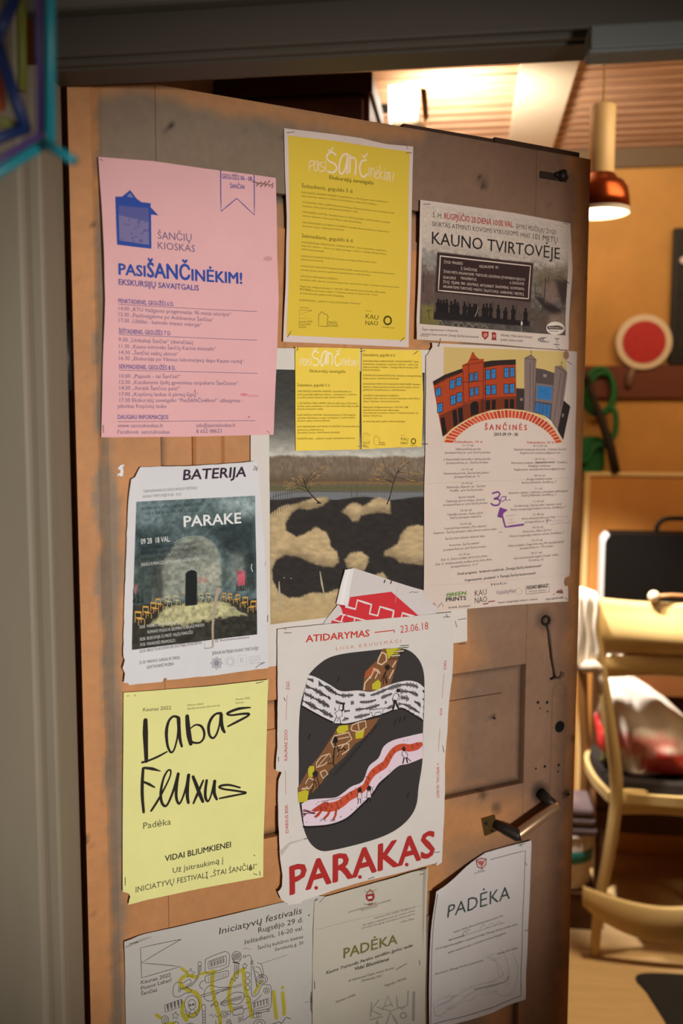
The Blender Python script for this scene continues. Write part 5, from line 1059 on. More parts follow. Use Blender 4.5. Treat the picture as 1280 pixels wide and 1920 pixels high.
for k in range(4): dd([(700, 614 + k * 14), (728, 618 + k * 8)], 3, False)
dring(626, 652, 18, 20); dring(626, 652, 7); dring(872, 668, 46, 36); dring(872, 668, 22, 18); dd([(940, 683), (980, 670), (1030, 655), (1050, 664), (1085, 620), (1124, 632)], 4.5)
dring(205, 672, 22, 20); dd([(190, 690), (260, 680), (330, 662), (350, 690)]); dd([(520, 640), (530, 690)]); dd([(560, 650), (552, 690)]); dd([(640, 664), (700, 690)]); dring(700, 700, 20); dring(800, 690, 20)
for q in ([(905, 475), (980, 450), (1070, 420)], [(1180, 715), (1215, 708)], [(800, 380), (850, 384)]): I_.line('scribble', q, 3, (140, 128, 116), 1)
I_.line('crease', [(1220, 650), (1218, 760)], 5, (110, 96, 84)); I_.disc('stain', 1205, 178, 6, 5, (130, 84, 66), 1, 8)
I_.staple((100, 346), (152, 334)); I_.staple((1245, 575), (1245, 615))

# -- certificate with the small red crest
c = (560, 1560, .3594)
M1 = paper('certificate', 'yellowed certificate with small red crest and olive heading, below the big red letters', 'certificate', c, 2, (190, 178, 158),
           [(74, 352), (96, 342), (100, 362), (128, 330), (300, 282), (500, 224), (640, 182), (662, 178), (660, 290), (655, 450), (651, 700), (648, 1150), (60, 1300), (62, 900), (64, 700), (66, 500)], amp=.001, seed=21, rag=.0003, curls=[(640, 200, .02, .002)])
OV = (118, 106, 58); GT = (112, 100, 88)
M1.poly('emblem', [(338, 318), (384, 310), (386, 334), (374, 352), (352, 352), (340, 338)], (150, 50, 46), 1); M1.poly('emblem', [(348, 328), (372, 324), (374, 336), (352, 340)], (206, 190, 176), 2); M1.line('emblem', [(345, 312), (362, 292), (378, 306)], 8, (140, 80, 60), 1)
M1.line('emblem', [(332, 298), (360, 306), (398, 290)], 3, (150, 130, 110), 2); M1.line('emblem', [(330, 366), (362, 372), (396, 358)], 4, (150, 110, 84), 2); M1.line('emblem', [(352, 368), (374, 364)], 7, (130, 80, 60), 2)
M1.text('heading', 'PADĖKA', (226, 650), (503, 572), 50, OV, bold=.02)
M1.text('heading', 'Kauno Tvirtovės Parako sandėlio įgulos vadei', (135, 733), (581, 586), 15, (74, 64, 54), bold=.015, shear=.25); M1.text('heading', 'Vidai Bliumkienei', (280, 714), (459, 661), 17, (74, 64, 54), bold=.018, shear=.25)
lines(M1, [('LIETUVOS RESPUBLIKOS KRAŠTO APSAUGOS MINISTERIJA', 248, 414, 470, 350), ('KAUNO ĮGULA', 315, 404, 400, 380), ('Laikmetis siūlo teisybę, kai galime sau', 384, 444, 596, 386), ('tiki, atėję, prašalaičiai prieš sau. Dvasios kalbos', 322, 482, 596, 404), ('paviršių taip gyvą sustabdytų antros galvos', 322, 497, 596, 421), ('Antanas Škėma', 520, 465, 592, 447)], GT, 8, shear=.2)
lines(M1, [('už dalyvavimą Kauno miesto forume', 250, 773, 486, 703), ('„Tarnautojų viltis“', 310, 775, 428, 742), ('Virginijus Mičiūlis', 435, 798, 551, 757), ('Skyriaus vedėja', 182, 881, 286, 843)], (96, 86, 74), 12, shear=.25)
M1.line('scribble', [(498, 708), (530, 688), (552, 676)], 4, GT)
GL = (152, 142, 130)
for pts, w in (([(372, 880), (366, 952)], 8), ([(408, 868), (370, 920), (420, 945)], 7), ([(430, 920), (455, 845), (480, 900)], 6), ([(438, 902), (476, 890)], 5), ([(500, 850), (505, 900), (530, 915), (558, 890), (560, 820)], 7), ([(590, 828), (588, 970)], 16), ([(450, 990), (470, 930), (505, 990)], 9), ([(390, 1010), (400, 970), (412, 1010)], 6), ([(400, 905), (470, 925), (540, 900)], 5), ([(362, 970), (430, 955)], 6), ([(400, 985), (420, 1010)], 8)):
    M1.line('logo', pts, w, GL, 1)
M1.ring('logo', 537, 948, 15, 7, GL, 1); M1.line('crease', [(80, 500), (300, 446), (640, 372)], 3, (172, 160, 142), 1); M1.poly('crease', [(636, 192), (652, 188), (644, 470), (636, 600)], (164, 148, 130), 1)
for q in (((72, 768), (73, 806)), ((56, 850), (60, 930)), ((616, 655), (619, 682)), ((618, 192), (648, 182)), ((640, 205), (618, 210)), ((80, 350), (86, 342))): M1.staple(*q)
# -- certificate with a ruled border
M2 = paper('certificate', 'white certificate with a thin dark border and curled top corner at lower right', 'certificate', c, 3, (202, 190, 182),
           [(684, 284), (704, 268), (760, 228), (820, 190), (900, 138), (960, 100), (1050, 75), (1196, 34), (1194, 200), (1188, 400), (1176, 650), (1164, 855), (1080, 890), (1000, 930), (850, 975), (760, 1000), (668, 1030), (668, 800), (674, 500)], amp=.001, seed=23, curls=[(700, 270, .05, .010), (760, 240, .04, .004), (1170, 840, .03, .004), (1190, 60, .02, .001)])
FR = (92, 84, 78)
M2.line('border', [(985, 136), (1166, 87), (1160, 300), (1150, 600), (1140, 838), (1000, 902), (840, 950), (676, 992), (680, 700), (684, 500), (690, 296)], 3.2, FR)
M2.line('emblem', [(910, 138), (936, 128), (964, 132), (962, 160), (942, 180), (918, 172), (910, 138)], 6, (150, 56, 52)); M2.line('emblem', [(914, 142), (940, 154), (962, 134)], 5, (150, 56, 52)); M2.line('emblem', [(940, 154), (940, 178)], 5, (150, 56, 52)); M2.disc('emblem', 937, 152, 16, 14, (186, 112, 104), 1)
M2.text('emblem', 'ŠANČIŲ', (918, 198), (950, 189), 7, GT); M2.text('emblem', 'BENDRUOMENĖ', (900, 208), (958, 196), 6, GT)
M2.text('heading', 'PADĖKA', (755, 432), (1088, 338), 70, (52, 62, 54), bold=-.002)
lines(M2, [('Kaunas, Šančiai. Žmonių Šančių bendruomenės vardu', 792, 514, 1052, 430), ('Dėkojame už Šančių istorijos dieną, už pagalbą', 766, 556, 850, 530), ('Už neatlygintiną pagalbą ir organizacinį indėlį į Žemųjų Šančių istorijos dieną', 700, 604, 1128, 474), ('ugdant bendruomenę ir istorinės atminties išsaugojimą', 764, 622, 1066, 520), ('Vytautas, Jonas Šiupšas', 1018, 630, 1128, 596), ('Pirmininkas, Žemųjų Šančių bendruomenė', 700, 735, 946, 660)], (80, 72, 68), 8.5, bold=.006, shear=.2)
M2.line('scribble', [(838, 528), (850, 505), (868, 515), (860, 500), (880, 498)], 3, (110, 100, 96)); M2.line('scribble', [(930, 498), (950, 470), (970, 490), (990, 462), (1010, 478), (1030, 455), (1050, 470)], 2.5, (140, 130, 126)); M2.line('border', [(820, 538), (940, 500), (1062, 462)], 2, (130, 120, 114))
LG = (168, 158, 152)
random.seed(31)
for pts in ([(695, 930), (720, 945), (840, 860), (905, 815), (1060, 770), (1082, 740), (1072, 660), (1040, 600)], [(692, 910), (760, 870), (900, 790), (1000, 770)], [(1000, 640), (1040, 700), (1060, 760)], [(1010, 620), (980, 640), (1000, 660), (1040, 640)], [(1100, 620), (1130, 700), (1100, 820), (1040, 840), (1000, 810)], [(690, 880), (700, 940), (740, 950)], [(960, 640), (1010, 660), (1030, 740), (1055, 720)]):
    M2.line('map_drawing', pts, 2.5, LG, 1, True)
for k in range(40):
    x = random.uniform(700, 1070); y = 930 - (x - 690) * .42 + random.uniform(-60, 30); M2.line('map_drawing', [(x, y), (x + random.uniform(10, 60), y - random.uniform(5, 28))], 1.8, (176, 166, 160), 1)
M2.line('map_drawing', [(900, 808), (1060, 770), (1076, 752), (1078, 740)], 4, (132, 122, 118), 2)
for q in (((1130, 60), (1160, 48)), ((1168, 150), (1172, 165)), ((1166, 505), (1180, 500)), ((1140, 52), (1146, 66))): M2.staple(*q)

# -- the poster with the black blob and big red letters
c = (500, 1130, .297)
P_ = paper('poster', 'white poster with a black rounded drawing and big slanted red letters along its foot', 'poster', c, 3, (212, 198, 186),
           [(56, 162), (150, 150), (600, 106), (900, 80), (1154, 52), (1156, 250), (1150, 450), (1138, 560), (1122, 700), (1112, 900), (1108, 1000), (1106, 1300), (1092, 1630), (1062, 1650), (1050, 1636), (800, 1700), (600, 1746), (450, 1792), (300, 1842), (210, 1868), (204, 1882), (120, 1892), (112, 1880), (72, 1852), (50, 1802), (64, 1790), (76, 1768), (80, 1700), (66, 1600), (60, 1400), (58, 1200), (62, 1110), (82, 1060), (60, 1054), (46, 1050), (48, 970), (56, 900), (58, 700), (55, 400)], amp=.0011, seed=25, rag=.0003, curls=[(60, 1560, .04, .004), (1120, 800, .04, .003), (60, 1800, .03, .003), (1140, 250, .05, .003)])
CH = (60, 54, 51)
blob = catmull([(252, 445), (300, 392), (370, 342), (470, 315), (640, 295), (760, 284), (840, 284), (900, 306), (950, 362), (975, 440), (978, 560), (970, 800), (967, 1000), (945, 1150), (930, 1260), (890, 1340), (820, 1408), (720, 1460), (560, 1512), (420, 1546), (330, 1554), (265, 1510), (225, 1430), (205, 1330), (190, 1200), (189, 1000), (191, 800), (200, 640), (225, 540), (252, 445)], 4)[:-1]
P_.poly('illustration', blob, CH, 0)
BN, YL, TN = (128, 84, 52), (190, 174, 44), (212, 178, 144)
def PL(pts, w, col=(36, 30, 28), z=5, sm=False): P_.line('illustration', pts, w, col, z, sm)
def PP(pts, col, z=1, sm=False): P_.poly('illustration', pts, col, z, sm)
PP([(720, 284), (836, 280), (800, 400), (772, 500), (700, 550), (588, 550), (600, 480), (612, 430), (640, 395), (690, 352), (706, 300)], BN, 1)
PP([(600, 470), (612, 425), (650, 400), (690, 400), (660, 450)], (166, 84, 48), 2)
PP([(640, 728), (695, 716), (640, 800), (590, 850), (540, 880), (470, 965), (380, 1052), (330, 1130), (250, 1215), (188, 1254), (182, 1160), (250, 1040), (330, 940), (395, 835), (430, 780), (500, 755)], BN, 1)
for q in ([(738, 286), (836, 279), (812, 320), (770, 330), (752, 352)], [(652, 508), (690, 478), (708, 500), (702, 544), (652, 540)], [(424, 790), (440, 768), (494, 758), (500, 792), (470, 812), (430, 815)], [(542, 812), (560, 800), (602, 790), (590, 842), (545, 850)], [(246, 1040), (258, 1020), (286, 1022), (284, 1064), (268, 1095), (250, 1086)], [(186, 1188), (230, 1170), (252, 1180), (244, 1245), (188, 1252)]): PP(q, YL, 2)
for q, w in (([(690, 350), (712, 306), (738, 320), (742, 360), (712, 385), (686, 375), (690, 350)], 11), ([(640, 470), (662, 420), (690, 430), (672, 470)], 9), ([(600, 540), (606, 500), (640, 460)], 10), ([(700, 440), (690, 420), (660, 410)], 8), ([(516, 790), (524, 762), (556, 748), (606, 735), (612, 775), (570, 805), (520, 796)], 8), ([(560, 750), (566, 792)], 7), ([(390, 870), (410, 830), (500, 808), (520, 850), (480, 880), (405, 900), (390, 870)], 8), ([(430, 850), (500, 836)], 6), ([(430, 950), (470, 880), (500, 880), (500, 915), (460, 945)], 8), ([(300, 1000), (330, 960), (380, 942), (392, 968), (352, 1010), (300, 1030), (300, 1000)], 7), ([(310, 1022), (370, 950)], 5), ([(322, 1060), (352, 1045), (372, 1070), (340, 1098), (322, 1060)], 7), ([(232, 1130), (250, 1095), (290, 1110)], 7), ([(240, 1150), (250, 1168), (280, 1130)], 7), ([(760, 470), (785, 420)], 9), ([(778, 400), (800, 365)], 9), ([(210, 1165), (245, 1160)], 10)):
    PL(q, w, TN, 3)
for k in range(6):
    x, y = 752 + k * 12, 352 - k * 14; PL([(x, y), (x + 66, y - 6), (x + 68, y - 20), (x + 14, y - 15)], 4, z=4)
    if k in (1, 3): PP([(x + 6, y - 2), (x + 62, y - 6), (x + 62, y - 16), (x + 14, y - 12)], (214, 196, 170), 3)
PP([(730, 392), (752, 380), (764, 400), (748, 418), (732, 412)], (40, 34, 32), 5); PL([(742, 415), (730, 460), (742, 500)], 6); PL([(748, 420), (770, 400), (778, 412)], 5); PL([(735, 430), (715, 470), (708, 490)], 5); PL([(742, 455), (745, 505)], 5); PL([(725, 455), (722, 510)], 5)
PP([(402, 850), (412, 832), (430, 840), (432, 866), (416, 880), (402, 872)], (34, 29, 27), 5); PL([(416, 880), (408, 940), (404, 1000), (412, 1018)], 8); PL([(424, 890), (440, 930), (430, 960)], 6); PL([(404, 955), (370, 990), (372, 1006), (400, 1002)], 5); PL([(436, 925), (470, 905), (478, 918)], 9)
PP([(272, 1068), (290, 1046), (310, 1060), (306, 1084), (284, 1092)], (46, 38, 34), 5); PL([(288, 1090), (278, 1150), (264, 1200)], 6); PL([(300, 1086), (312, 1120), (318, 1150)], 5); PL([(290, 1110), (300, 1150)], 4); PL([(262, 1170), (252, 1215)], 6)
for k in range(16):
    x, y = 400 + k * 17, 1075 - k * 20; PL([(x, y), (x + 26, y - 14), (x + 44, y - 22)], 4, (40, 34, 32), 2); PL([(x + 10, y - 8), (x + 14, y + 14)], 3, (40, 34, 32), 2)
for q in ((430, 490), (250, 850), (790, 760), (820, 745), (850, 735), (870, 1220)): PL([q, (q[0] + 10, q[1] - 28)], 8, (36, 31, 29), 1)
top = catmull([(250, 448), (300, 464), (380, 508), (455, 550), (560, 546), (650, 554), (760, 512), (860, 486), (930, 494), (976, 528)], 6)
bot = catmull([(210, 645), (350, 722), (440, 756), (520, 752), (640, 718), (740, 688), (800, 664), (845, 662), (900, 692), (968, 738)], 6)
WB = (216, 204, 200)
PP(list(top) + [(972, 640)] + list(bot)[::-1] + [(226, 545)], WB, 2); PL(list(bot), 10, (34, 29, 27), 3)
tc, bc = np.array(top), np.array(bot); random.seed(77)
for r in range(4):
    f = .13 + r * .235
    t = .0; on = True
    while t < 1:
        if random.random() < .03: t += .045
        a = along(tc, min(t, 1)) * (1 - f) + along(bc, min(t, 1)) * f
        amp_ = 4 + 13 * abs(math.sin(t * 23 + r * 2.1)) * (1.25 if .05 < t < .25 or .75 < t < 1 else .8)
        h = random.uniform(.4, 1) * amp_; b = along(tc, min(t + .007, 1)) * (1 - f) + along(bc, min(t + .007, 1)) * f
        PL([tuple(a + (0, -h)), tuple(a + (1.5, h))], 5, z=4); PL([tuple(a), tuple(b)], 4, z=4); t += .0085
def white_gap(pts): PP(pts, WB, 5)
white_gap([(776, 560), (800, 552), (826, 556), (832, 612), (812, 620), (812, 664), (778, 668), (782, 610)]); white_gap([(430, 650), (470, 640), (474, 720), (440, 752), (404, 750), (424, 690)]); white_gap([(630, 668), (740, 650), (742, 664), (715, 676), (712, 695), (640, 712), (632, 690)])
PP([(802, 546), (812, 534), (826, 538), (828, 556), (812, 560), (804, 556)], (34, 29, 27), 6); PL([(798, 562), (784, 580), (780, 606), (810, 610), (818, 580), (808, 564), (798, 562)], 4, z=6); PL([(816, 566), (824, 590), (818, 612)], 4, z=6); PL([(790, 612), (788, 640), (782, 660)], 15, z=6); PL([(798, 612), (806, 640), (816, 658)], 13, z=6)
PL([(456, 628), (468, 630), (468, 664), (460, 672)], 13, z=6); PL([(446, 640), (440, 664), (446, 672)], 4, z=6); PL([(436, 672), (412, 690), (424, 700), (430, 720), (462, 705), (458, 672), (440, 668)], 4, z=6); PL([(424, 712), (408, 750)], 5, z=6); PL([(444, 720), (452, 752)], 5, z=6); PL([(436, 722), (428, 740)], 4, z=6)
PL([(634, 676), (640, 656), (646, 668), (740, 655), (716, 670), (714, 692), (704, 694), (700, 680), (668, 686), (664, 704), (650, 706), (646, 684), (632, 684)], 4, z=6)
PL([(830, 652), (845, 664), (856, 660), (866, 674), (880, 672), (892, 690), (906, 688), (920, 704), (934, 704), (964, 728)], 4, z=6)
pk_t = catmull([(206, 1262), (250, 1236), (330, 1226), (420, 1218), (470, 1188), (520, 1150), (590, 1116), (628, 1022), (690, 970), (722, 900), (780, 860), (880, 834), (968, 814)], 5)
pk_b = catmull([(968, 972), (880, 1008), (820, 1022), (750, 1078), (690, 1130), (650, 1192), (560, 1282), (480, 1350), (380, 1388), (260, 1398), (216, 1394)], 5)
PP(list(pk_t) + list(pk_b), (222, 196, 202), 2); PL([(218, 1402), (262, 1406), (380, 1396), (482, 1358), (562, 1290), (652, 1200), (694, 1138), (752, 1086)], 9, (34, 29, 27), 3, True); PL([(206, 1264), (212, 1330), (220, 1400)], 5, z=3)
RDn = (196, 78, 50)
P_.line('illustration', [(952, 888), (930, 898), (885, 908), (835, 902), (790, 922), (755, 970), (730, 1012), (685, 1040), (650, 1068), (624, 1110), (605, 1150), (560, 1185), (505, 1215), (450, 1258), (400, 1278), (350, 1280)], 52, RDn, 3, True, taper=[.7, .95, .9, .8, .8, .85, .95, .95, .9, .75, .8, 1.0, 1.0, 1.05, 1.1, 1.0])
PP([(268, 1302), (310, 1272), (350, 1246), (376, 1250), (372, 1290), (340, 1304), (318, 1336), (296, 1350), (286, 1342), (322, 1304), (290, 1312)], (178, 66, 46), 4)
PL([(385, 1300), (372, 1330), (352, 1350)], 17, (178, 66, 46), 4); PL([(425, 1290), (420, 1330), (408, 1356)], 15, (178, 66, 46), 4)
for x, y in ((345, 1356), (405, 1360)):
    for k in range(4): PL([(x + k * 8 - 12, y - 4), (x + k * 8 - 16, y + 10)], 3, z=6)
for q in ([(205, 1302), (250, 1310), (290, 1316)], [(208, 1330), (250, 1318), (292, 1322)], [(222, 1296), (262, 1308)], [(206, 1316), (240, 1322)], [(210, 1345), (232, 1328)]): PL(q, 6, (98, 46, 50), 5)
random.seed(14)
for x, y in [(935, 885), (905, 900), (850, 905), (790, 930), (765, 960), (745, 985), (715, 1010), (700, 1035), (660, 1055), (630, 1100), (618, 1130), (520, 1195), (495, 1220), (455, 1250), (430, 1262), (395, 1275), (360, 1290), (330, 1290), (440, 1285), (372, 1262)]:
    PL([(x - 8, y - 10), (x + 2, y - 6), (x - 4, y), (x + 6, y + 4), (x - 2, y + 12)], 4, (70, 34, 28), 5)
for k in range(9): PL([(330 + k * 14, 1248 - k * 3), (336 + k * 14, 1240 - k * 3), (342 + k * 14, 1248 - k * 3)], 3, (90, 36, 30), 5)
for k in range(26):
    t = random.random(); a, b = along(np.array(pk_t), t), along(np.array(pk_b)[::-1], t); f = random.choice([.12, .2, .85, .92]); q = a * (1 - f) + b * f; P_.disc('illustration', q[0], q[1], 3, 3, (70, 50, 52), 4, 7)
for x, y, s in ((570, 1170, 1.0), (628, 1160, 1.05)):
    PP([(x - 12 * s, y), (x, y - 18 * s), (x + 14 * s, y - 10 * s), (x + 14 * s, y + 14 * s), (x - 10 * s, y + 16 * s)], (52, 34, 30), 6); PP([(x - 14 * s, y + 58 * s), (x - 8 * s, y + 18 * s), (x + 12 * s, y + 18 * s), (x + 16 * s, y + 56 * s)], (220, 196, 196), 6)
    PL([(x - 14 * s, y + 58 * s), (x - 8 * s, y + 18 * s), (x + 12 * s, y + 18 * s), (x + 16 * s, y + 56 * s), (x - 14 * s, y + 58 * s)], 4, z=7); PL([(x - 6 * s, y + 58 * s), (x - 10 * s, y + 88 * s)], 5, z=7); PL([(x + 6 * s, y + 58 * s), (x + 8 * s, y + 84 * s)], 5, z=7)
PL([(632, 1150), (650, 1160), (656, 1185), (640, 1215)], 4, z=7)
PP([(838, 910), (850, 898), (862, 912), (856, 930), (842, 928)], (52, 34, 30), 6); PL([(840, 930), (838, 950), (856, 972), (872, 972), (874, 946), (858, 930)], 4, z=6); PL([(852, 972), (846, 1004)], 9, z=6); PL([(866, 972), (874, 1000)], 9, z=6); PL([(872, 972), (894, 992)], 5, z=6)
RT = (196, 62, 50)
P_.text('heading', 'ATIDARYMAS', (232, 242), (631, 206), 42, RT, bold=.02); P_.line('heading', [(668, 182), (790, 168)], 6, RT); P_.disc('heading', 790, 178, 4, 4, (70, 60, 56), 3, 8); P_.text('heading', '23.06.18', (827, 186), (1000, 160), 46, RT, bold=-.002); P_.text('heading', 'L I I S A   K R U U S M Ä G I', (422, 294), (832, 246), 22, (206, 122, 108), bold=-.006)
lines(P_, [('ZGC', 130, 542, 130, 486), ('KAUNAS ZOO', 117, 985, 120, 794), ('DARIUS BSK', 122, 1436, 121, 1262)], (192, 72, 64), 19, part='side_text', bold=.006)
lines(P_, [('NKS', 1096, 360, 1096, 415), ('POL', 1070, 660, 1072, 706), ('+ SPECIAL GUEST', 1056, 1004, 1056, 1226)], (192, 72, 64), 15, part='side_text', bold=.006)
for q in ([(116, 575), (111, 736)], [(105, 1050), (107, 1200)], [(1098, 440), (1088, 590)], [(1070, 785), (1066, 932)]): P_.line('side_text', q, 2.5, (200, 110, 98))
P_.text('big_letters', 'PARAKAS', (132, 1822), (1042, 1588), 172, (172, 46, 42), bold=.028)
for q in ((299, 1787), (573, 1718), (868, 1641)): P_.disc('big_letters', q[0], q[1], 12, 12, (172, 46, 42), 2, 14)
P_.poly('stain', [(60, 1550), (130, 1495), (240, 1475), (130, 1510), (75, 1580)], (190, 174, 160), 1)
for q in (((96, 184), (142, 182)), ((1092, 84), (1134, 82)), ((1110, 66), (1120, 84)), ((96, 592), (104, 612)), ((1090, 890), (1098, 932)), ((220, 1478), (240, 1474)), ((625, 1730), (662, 1718)), ((1040, 1566), (1078, 1564)), ((1040, 1650), (1058, 1632)), ((60, 965), (62, 990)), ((100, 156), (106, 164))): P_.staple(*q)

# -- a torn scrap left under a staple
c = (210, 850, .2422)
Z_ = paper('paper_scrap', 'tiny torn scrap of white paper above the vaulted cellar sheet', 'scrap', c, 0, (226, 220, 214), [(44, 112), (60, 92), (84, 86), (94, 92), (80, 108), (86, 140), (80, 178), (60, 176), (50, 168), (38, 180), (40, 160), (62, 150), (60, 120), (48, 130)], amp=.0004, seed=29, group=None)

# ================================================================== THINGS IN THE ROOM BEHIND
def thing(name, label, cat, a, b, z, rz=0.0, group=None):
    """an Empty at the base of a thing, its frame turned with the room"""
    o = bpy.data.objects.new(name, None); COL.objects.link(o); o.empty_display_size = 0.05
    o.matrix_world = ROOM @ Matrix.Translation((a, b, z)) @ Matrix.Rotation(rz, 4, 'Z')
    return tag(o, label, cat, group)
def part(name, bm, material, parent, smooth=False):
    return bm_obj(name, bm, material, parent, smooth)
def pbox(name, lims, material, parent, bev=0.003): return boxo(name, lims, material, parent, bev)
CREAM = mat('cream_lacquered_wood', (214, 186, 130), rough=0.38, var=0.35, scale=9, stretch=(1, 1, .4), dark=0.8)
def ribbon_board(bm, pts, z0f, z1f, th):
    """a bent board: pts are (x, y) along its length; z0f/z1f give its lower and upper edge"""
    n = len(pts); rows = []
    for i, (x, y) in enumerate(pts):
        d = Vector((pts[min(i + 1, n - 1)][0] - pts[max(i - 1, 0)][0], pts[min(i + 1, n - 1)][1] - pts[max(i - 1, 0)][1], 0)).normalized()
        nn = Vector((-d.y, d.x, 0)) * th / 2; t = i / (n - 1); lo, hi = z0f(t), z1f(t); r = min(.004, th * .3)
        p = Vector((x, y, 0)); k = nn.normalized() * r
        rows.append([bm.verts.new(q) for q in (p - nn + Vector((0, 0, lo + r)), p - nn + k + Vector((0, 0, lo)), p + nn - k + Vector((0, 0, lo)), p + nn + Vector((0, 0, lo + r)), p + nn + Vector((0, 0, hi - r)), p + nn - k + Vector((0, 0, hi)), p - nn + k + Vector((0, 0, hi)), p - nn + Vector((0, 0, hi - r)))])
    for A_, B_ in zip(rows, rows[1:]):
        for k in range(8): bm.faces.new((A_[k], A_[(k + 1) % 8], B_[(k + 1) % 8], B_[k]))
    bm.faces.new(rows[0][::-1]); bm.faces.new(rows[-1])
def bow(x0, x1, y, sag, n=18): return [(x0 + (x1 - x0) * i / n, y + sag * math.sin(math.pi * i / n)) for i in range(n + 1)]
# -- cream chair, its back towards the door
LEG = [(-0.207, 1.045), (-0.184, 0.885), (-0.152, 0.70), (-0.125, 0.50), (-0.140, 0.31), (-0.163, 0.162), (-0.173, 0.0)]
BROWN = mat('brown_varnished_wood', (128, 88, 50), rough=.4, var=.4, scale=9)
def build_chair(label, a, b, rz):
    ch = thing('chair', label, 'chair', a, b, 0, rz)
    for s_ in (1, -1):
        bm = bmesh.new(); P = catmull([(s_ * x, 0.0, z) for x, z in LEG], 6)
        tube(bm, P, list(np.interp(np.linspace(0, 1, len(P)), [0, .2, .5, .8, 1], [.018, .019, .022, .019, .016])), 14, squash=(.85, 1.0)); part('back_leg', bm, CREAM, ch, True)
        bm = bmesh.new(); P = catmull([(s_ * .188, .335, .80), (s_ * .180, .338, .64), (s_ * .168, .345, .47), (s_ * .168, .35, .24), (s_ * .172, .355, 0.0)], 6)
        tube(bm, P, list(np.linspace(.017, .015, len(P))), 14); part('front_leg', bm, BROWN, ch, True)
        bm = bmesh.new(); P = catmull([(s_ * .184, .012, .845), (s_ * .196, .12, .826), (s_ * .196, .26, .812), (s_ * .190, .345, .80)], 6)
        tube(bm, P, list(np.linspace(.014, .021, len(P))), 12, squash=(1, 1.2)); part('armrest', bm, BROWN, ch, True)
    # back rail, bulging towards the door side so that its upper half looks up
    bm = bmesh.new(); rows = []
    for x, y in bow(-.222, .222, -.004, .055, 24):
        t = (x + .222) / .444; lo, hi = .893 - .012 * math.sin(math.pi * t), 1.052 - .022 * math.sin(math.pi * t); row = []
        for side in (-1, 1):
            hs = np.linspace(0, 1, 9) if side < 0 else np.linspace(1, 0, 9)
            for h_ in hs:
                yy = y - .026 * math.sin(math.pi * min(1, h_ / .9) ** .8) * math.sin(math.pi * (.08 + .84 * t)) ** .4 + .018 * max(0, h_ - .35) + side * .007
                row.append(bm.verts.new((x, yy, lo + (hi - lo) * h_)))
        rows.append(row)
    for A_, B_ in zip(rows, rows[1:]):
        n_ = len(A_)
        for k in range(n_): bm.faces.new((A_[k], A_[(k + 1) % n_], B_[(k + 1) % n_], B_[k]))
    bm.faces.new(rows[0][::-1]); bm.faces.new(rows[-1]); part('top_rail', bm, CREAM, ch, True)
    bm = bmesh.new(); ribbon_board(bm, bow(-.175, .175, 0.0, .045), lambda t: .822, lambda t: .882, .014); part('lower_back_rail', bm, CREAM, ch, True)
    bm = bmesh.new(); ribbon_board(bm, bow(-.128, .128, -.006, .02), lambda t: .428, lambda t: .500, .018); part('seat_rail', bm, CREAM, ch, True)
    bm = bmesh.new(); ribbon_board(bm, bow(-.215, .215, -.028, -.012), lambda t: .165 - .088 * math.sin(math.pi * t) ** .8, lambda t: .218 - .04 * math.sin(math.pi * t), .020); part('stretcher', bm, CREAM, ch, True)
    bm = bmesh.new()
    out = catmull([(-.15, -.005), (.15, -.005), (.178, .14), (.176, .30), (.12, .345), (-.12, .345), (-.176, .30), (-.178, .14), (-.15, -.005)], 5)[:-1]
    lo = [bm.verts.new((x, y, .462)) for x, y in out]; hi = [bm.verts.new((x, y, .49)) for x, y in out]
    for i in range(len(out)): bm.faces.new((lo[i], lo[(i + 1) % len(out)], hi[(i + 1) % len(out)], hi[i]))
    bm.faces.new(hi); bm.faces.new(lo[::-1]); part('seat', bm, CREAM, ch)
    bm = bmesh.new()
    lo = [bm.verts.new((x * .93, .012 + y * .93, .490)) for x, y in out]; hi = [bm.verts.new((x * .90, .02 + y * .90, .515)) for x, y in out]
    for i in range(len(out)): bm.faces.new((lo[i], lo[(i + 1) % len(out)], hi[(i + 1) % len(out)], hi[i]))
    bm.faces.new(hi); bm.faces.new(lo[::-1]); part('seat_pad', bm, mat('black_fabric', (34, 28, 26), rough=.9), ch)
    return ch
chair = build_chair('cream wooden chair whose back faces the door with a bag on its seat', 1.083, 1.462, 0)
# -- white cloth over the corner of the chair's back
CLOTH = mat('white_cloth', (236, 226, 214), rough=.85, var=.3, scale=14, dark=.85)
bm = bmesh.new(); n_, m_ = 18, 26
cl = thing('cloth', 'white cloth draped over the left corner of the cream chair back', 'cloth', 0.858, 1.462, 0.86)
rows = []
for j in range(m_):
    t = j / (m_ - 1) * 2 - 1; row = []
    for i in range(n_):
        s_ = i / (n_ - 1)
        x = -.016 + .046 * s_ - .012 * abs(t) * (1 - s_) + .004 * math.sin(9 * t + 4 * s_); y = (.036 + .008 * abs(t)) * math.copysign(1, t) * min(1, abs(t) * 12) + .006 * math.sin(14 * s_ + 3 * t)
        z = .218 - .25 * max(0, abs(t) - .08) * (1 - .25 * s_) + .004 * math.sin(22 * s_) * abs(t) - .012 * s_
        row.append(bm.verts.new((x, y - .004, z)))
    rows.append(row)
for A_, B_ in zip(rows, rows[1:]):
    for i in range(n_ - 1): bm.faces.new((A_[i], A_[i + 1], B_[i + 1], B_[i]))
o = part('fabric', bm, CLOTH, cl, True); sm = o.modifiers.new('s', 'SOLIDIFY'); sm.thickness = .003
bm = bmesh.new(); tube(bm, [(-.012, -.05, -.002), (.0, -.056, .006), (.02, -.056, .008), (.04, -.052, -.004)], [.012, .017, .018, .012], 12); part('knot', bm, CLOTH, cl, True)
